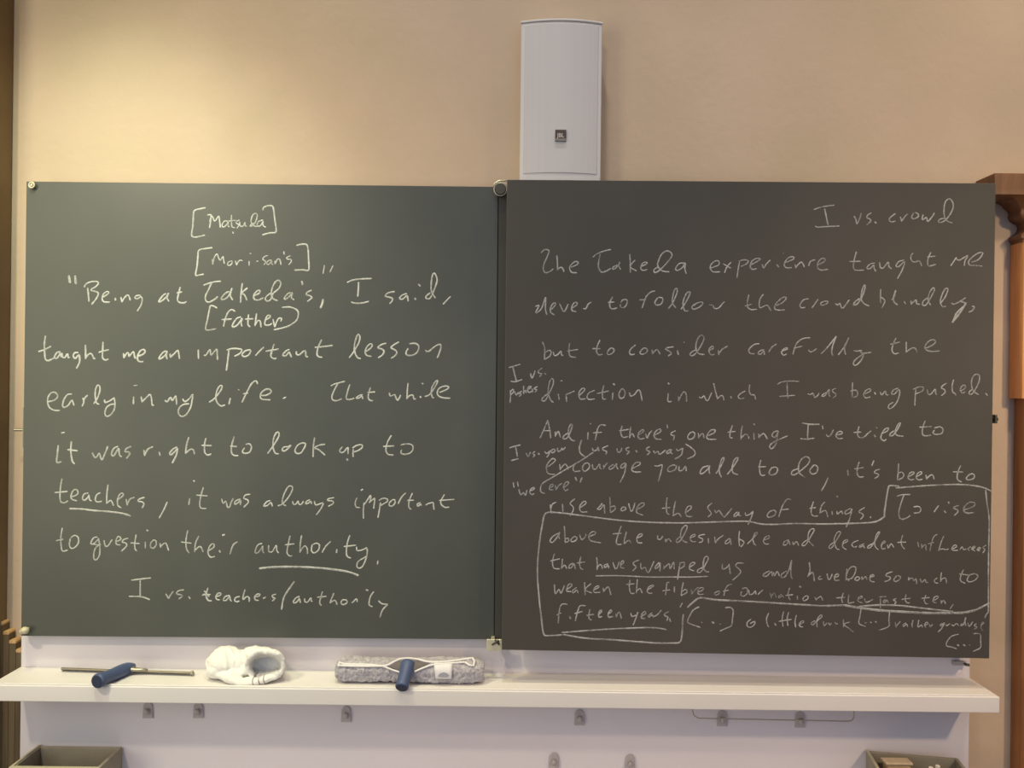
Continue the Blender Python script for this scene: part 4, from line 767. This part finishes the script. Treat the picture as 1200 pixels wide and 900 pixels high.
def towel_stripes(m):
    """Three mauve bands woven across the hem at the front."""
    nt = m.node_tree; N = nt.nodes; L = nt.links; bs = N['Principled BSDF']
    ge = N.new('ShaderNodeNewGeometry'); se = N.new('ShaderNodeSeparateXYZ'); L.new(ge.outputs['Position'], se.inputs[0])
    def math_(op, a, b_=None):
        n = N.new('ShaderNodeMath'); n.operation = op
        for k, v in ((0, a), (1, b_)):
            if v is None: continue
            if isinstance(v, (int, float)): n.inputs[k].default_value = v
            else: L.new(v, n.inputs[k])
        return n.outputs[0]
    A, B = P(295, 790, -0.132), P(298.2, 803, -0.132)
    k = (B.x - A.x) / (B.z - A.z)
    xs_ = math_('SUBTRACT', se.outputs['X'], math_('MULTIPLY', se.outputs['Z'], k))
    tot = None
    for px in (296.8, 303.2, 309.4):
        c = P(px, 796, -0.132); c0 = c.x - k*c.z
        one = math_('LESS_THAN', math_('ABSOLUTE', math_('SUBTRACT', xs_, c0)), 0.00125)
        tot = one if tot is None else math_('MAXIMUM', tot, one)
    tot = math_('MULTIPLY', tot, math_('LESS_THAN', se.outputs['Y'], -0.112))
    tot = math_('MULTIPLY', tot, math_('LESS_THAN', se.outputs['Z'], P(303, 790.5, -0.128).z))
    mx = N.new('ShaderNodeMix'); mx.data_type = 'RGBA'
    mx.inputs['A'].default_value = bs.inputs['Base Color'].default_value; mx.inputs['B'].default_value = (0.36, 0.27, 0.31, 1)
    L.new(tot, mx.inputs['Factor']); L.new(mx.outputs['Result'], bs.inputs['Base Color'])
towel_stripes(M_TOWEL)
towel_o = obj('towel', bm, M_TOWEL, None, smooth=True)
tag(towel_o, 'crumpled white towel with three mauve stripes on the shelf under the left board', 'towel')

# window washer: fluffy grey sleeve with white binding, care tag and blue handle
ws = empty('window_washer', S(480, 790), 'window washer with fluffy grey sleeve and blue handle on the shelf', 'washer')
yc = -0.092
zc = ZS + 0.0255
xA, xB = P(394, 783, yc).x, P(568, 783, yc).x
M_FLEECE = mat('grey_fleece', (0.54, 0.51, 0.555), 1.0, 0.05, color2=(0.37, 0.345, 0.385), scale=90, bump=0.8, bump_scale=260, sheen=0.3)
bm = bmesh.new()
nu, nv = 220, 80
grid = []
for i in range(nu+1):
    u = i / nu
    x = xA + (xB - xA) * u
    e = min(u, 1-u) * (xB - xA)
    k = 1.0 if e > 0.026 else math.sqrt(max(0.0, 1 - (1 - e/0.026)**2))*0.9 + 0.1*e/0.026
    ry = 0.034 * (0.55 + 0.45*k) if 0 < i < nu else 0.0
    rz = (0.0245 + 0.0016*math.sin(u*9+1)) * (0.45 + 0.55*k) if 0 < i < nu else 0.0
    row = []
    for j in range(nv):
        t = 2*math.pi*j/nv
        cy, cz = math.cos(t), math.sin(t)
        sy = math.copysign(abs(cy)**0.75, cy); sz = math.copysign(abs(cz)**0.75, cz)
        p = Vector((x, yc + ry*sy, zc + rz*sz))
        nn = Vector((0, cy, cz))
        w1 = noise.noise(p*70); w2 = noise.noise(p*230 + Vector((5, 0, 0)))
        p += nn * (0.0026*w1 + 0.0030*w2) * (1 if 0 < i < nu else 0)
        p.z = max(p.z, ZS + 0.0005)
        row.append(bm.verts.new(p))
    grid.append(row)
for i in range(nu):
    for j in range(nv): bm.faces.new((grid[i][j], grid[i][(j+1) % nv], grid[i+1][(j+1) % nv], grid[i+1][j]))
bmesh.ops.remove_doubles(bm, verts=bm.verts[:], dist=1e-6)
sl = obj('sleeve', bm, M_FLEECE, ws, smooth=True)
# surface point of the sleeve seen at a pixel: the front of the ellipse
def sleeve_pt(px, py, lift=0.001):
    r = ray(px, py)
    best = None
    for i in range(400):
        y = yc - 0.045 + 0.08*i/400
        p = CAM + r*(y - CAM.y)
        q = abs((p.y-yc)/0.034)**2.667 + abs((p.z-zc)/0.0252)**2.667
        if q <= 1.0: best = p; break
    if best is None: best = CAM + r*(yc - 0.02 - CAM.y)
    nrm = Vector((0, best.y-yc, best.z-zc)).normalized()
    return best + nrm*lift
M_BIND = mat('white_binding', (0.80, 0.77, 0.77), 0.9, 0.05, bump=0.3, bump_scale=300)
def resample(pp, step=3.0): return spline(pp, step)
b1 = [(396, 780), (404, 780.5), (420, 781), (436, 781), (452, 780.5), (460, 777.5), (468, 774), (478, 773), (490, 774), (502, 776.5), (520, 776.5), (536, 775), (548, 773.5), (554, 773), (556, 776), (555, 781), (550, 780), (545, 777)]
b2 = [(397, 780), (398, 777), (404, 778.6), (420, 779), (436, 779.5), (450, 781.5), (460, 785), (470, 788)]
b3 = [(486, 787), (496, 783), (506, 780), (520, 778.5), (536, 777.5), (546, 777)]
bm = bmesh.new()
for bb, r_ in ((b1, 0.0026), (b2, 0.0022), (b3, 0.0024)):
    tube(bm, [sleeve_pt(x, y, 0.0032) for x, y in resample(bb)], r_, 8)
obj('binding', bm, M_BIND, sl, smooth=True)
bm = bmesh.new()
M_INNER = mat('dark_sleeve_opening', (0.16, 0.14, 0.14), 0.9, 0.05)
op = [(453, 780.6), (462, 777.8), (470, 775.3), (480, 774.6), (492, 776), (504, 777.6), (496, 781), (486, 785), (474, 786.5), (462, 783.6)]
vs = [bm.verts.new(sleeve_pt(x, y, 0.0034)) for x, y in op]
ctr = bm.verts.new(sleeve_pt(478, 780.5, 0.0040))
for i in range(len(vs)): bm.faces.new((vs[i], vs[(i+1) % len(vs)], ctr))
obj('sleeve_opening', bm, M_INNER, sl)
M_TAG = mat('white_tag', (0.78, 0.75, 0.77), 0.7, 0.2)
bm = bmesh.new()
rowsT = []
for j in range(9):
    py = 777.5 + 17.0*j/8
    p0 = sleeve_pt(508.5 + 0.25*j, py, 0.0046); p1 = sleeve_pt(530 - 0.05*j, py + 0.2, 0.0046)
    rowsT.append([bm.verts.new(p0.lerp(p1, i/6)) for i in range(7)])
for a, b_ in zip(rowsT, rowsT[1:]):
    for i in range(6): bm.faces.new((a[i], a[i+1], b_[i+1], b_[i]))
tg = obj('care_tag', bm, M_TAG, ws, smooth=True)
s_ = tg.modifiers.new('thickness', 'SOLIDIFY'); s_.thickness = 0.0008
bm = bmesh.new()
pr = [(513, 791.5), (516, 788.5), (520, 787.5), (524, 788.5), (527, 791), (524, 792.3), (518, 792.3)]
bm.faces.new([bm.verts.new(sleeve_pt(x, y, 0.0056)) for x, y in pr]); obj('tag_print', bm, mat('grey_tag_print', (0.36, 0.36, 0.42), 0.7, 0.2), tg)
ha = P(478.5, 777, yc-0.020); hb = P(470.5, 806, -0.165)
bm = bmesh.new()
tt = [0, 0.08, 0.3, 0.6, 0.85, 0.96, 1.0]
tube(bm, [ha.lerp(hb, t) for t in tt], [0.0155, 0.0165, 0.0152, 0.0146, 0.0150, 0.0152, 0.0140], 22)
hd = obj('handle', bm, M_BLUE, ws, smooth=True)
dd = (hb-ha).normalized()
bm = bmesh.new(); tube(bm, [hb - dd*0.0005, hb + dd*0.001], [0.0132, 0.0122], 20); obj('handle_end', bm, M_BLUEDARK, hd)

# ------------------------------------------------------------------ open bins low on the panel, on a ledge below the picture
led = obj('trim_2', box(bmesh.new(), (xa, -0.26, 0.455), (xb, Y_PANEL, 0.485)), M_PANEL, bevel=0.003); tag(led, kind='structure')
def tray(name, w, dep, h, loc, rz, label):
    e = empty(name, loc, label, 'bin')
    th = 0.008
    def rot(bm):
        bmesh.ops.rotate(bm, verts=bm.verts[:], cent=(0, 0, 0), matrix=Matrix.Rotation(rz, 3, 'Z'))
        bmesh.ops.translate(bm, verts=bm.verts[:], vec=loc)
        return bm
    bm = bmesh.new(); x0, x1, y0, y1 = -w/2, w/2, -dep, 0
    box(bm, (x0, y0, 0), (x1, y1, 0.008)); 
    box(bm, (x0, y0, 0.008), (x0+th, y1, h)); box(bm, (x1-th, y0, 0.008), (x1, y1, h))
    box(bm, (x0+th, y1-th, 0.008), (x1-th, y1, h)); box(bm, (x0+th, y0, 0.008), (x1-th, y0+th, h))
    obj('bin_body', rot(bm), M_BIN, e, bevel=0.001)
    bm = bmesh.new()
    box(bm, (x0-0.001, y0-0.001, h), (x1+0.001, y0+th, h+0.003)); box(bm, (x0-0.001, y0+th, h), (x0+th*0.6, y1, h+0.003))
    obj('bin_rim', rot(bm), M_BINRIM, e, bevel=0.0008)
    return e
pL, pR = P(45.5, 872.5, -0.034), P(143.5, 874, -0.034)
hL = pL.z - 0.485
tray('open_bin', pR.x-pL.x, 0.118, hL-0.003, (0.5*(pL.x+pR.x), -0.034, 0.485), 0.0, 'grey beige open bin below the left end of the shelf')
pL, pR = P(1015.5, 878.5, -0.036), P(1113, 888, -0.066)
rz = -math.atan2(0.034, 0.20)
hR = pL.z - 0.485 - 0.003
wR = 0.205
cx = pL.x + 0.5*wR*math.cos(rz); cy = -0.034 - 0.5*wR*math.sin(-rz)
bin2 = tray('open_bin', wR, 0.118, hR, (cx, cy, 0.485), rz, 'dark open bin holding erasers and chalk below the right end of the shelf')
M_FELTTOP = mat('pale_tan_felt', (0.66, 0.52, 0.36), 0.95, 0.05, var=0.1, scale=60)
# eraser and chalks inside it
c = P(1051, 893.5, -0.085)
er = empty('chalk_eraser', (c.x, -0.085, c.z-0.03), 'tan chalk eraser sticking up in the right hand bin', 'eraser')
bm = bmesh.new(); box(bm, (c.x-0.029, -0.098, c.z-0.040), (c.x+0.028, -0.074, c.z)); obj('eraser_block', bm, M_FELT, er, bevel=0.004, segs=3)
bm = bmesh.new(); box(bm, (c.x-0.033, -0.101, c.z-0.0005), (c.x+0.031, -0.071, c.z+0.006)); obj('eraser_felt', bm, M_FELTTOP, er, bevel=0.002)
for i, (px, py, dx, lab) in enumerate(((1099, 897, 0.004, 'stub of white chalk in the right hand bin, nearest its right end'), (1091, 899, -0.006, 'stub of white chalk leaning next to the eraser in the right hand bin'))):
    c = P(px, py, -0.105)
    bm = bmesh.new(); tube(bm, [(c.x-dx, -0.100, 0.494), (c.x, -0.105, c.z)], [0.0058, 0.0052], 14)
    o = obj('chalk_stick', bm, M_CHALKSTICK, None, bevel=0.001); tag(o, lab, 'chalk', 'chalk stubs in the right hand bin')
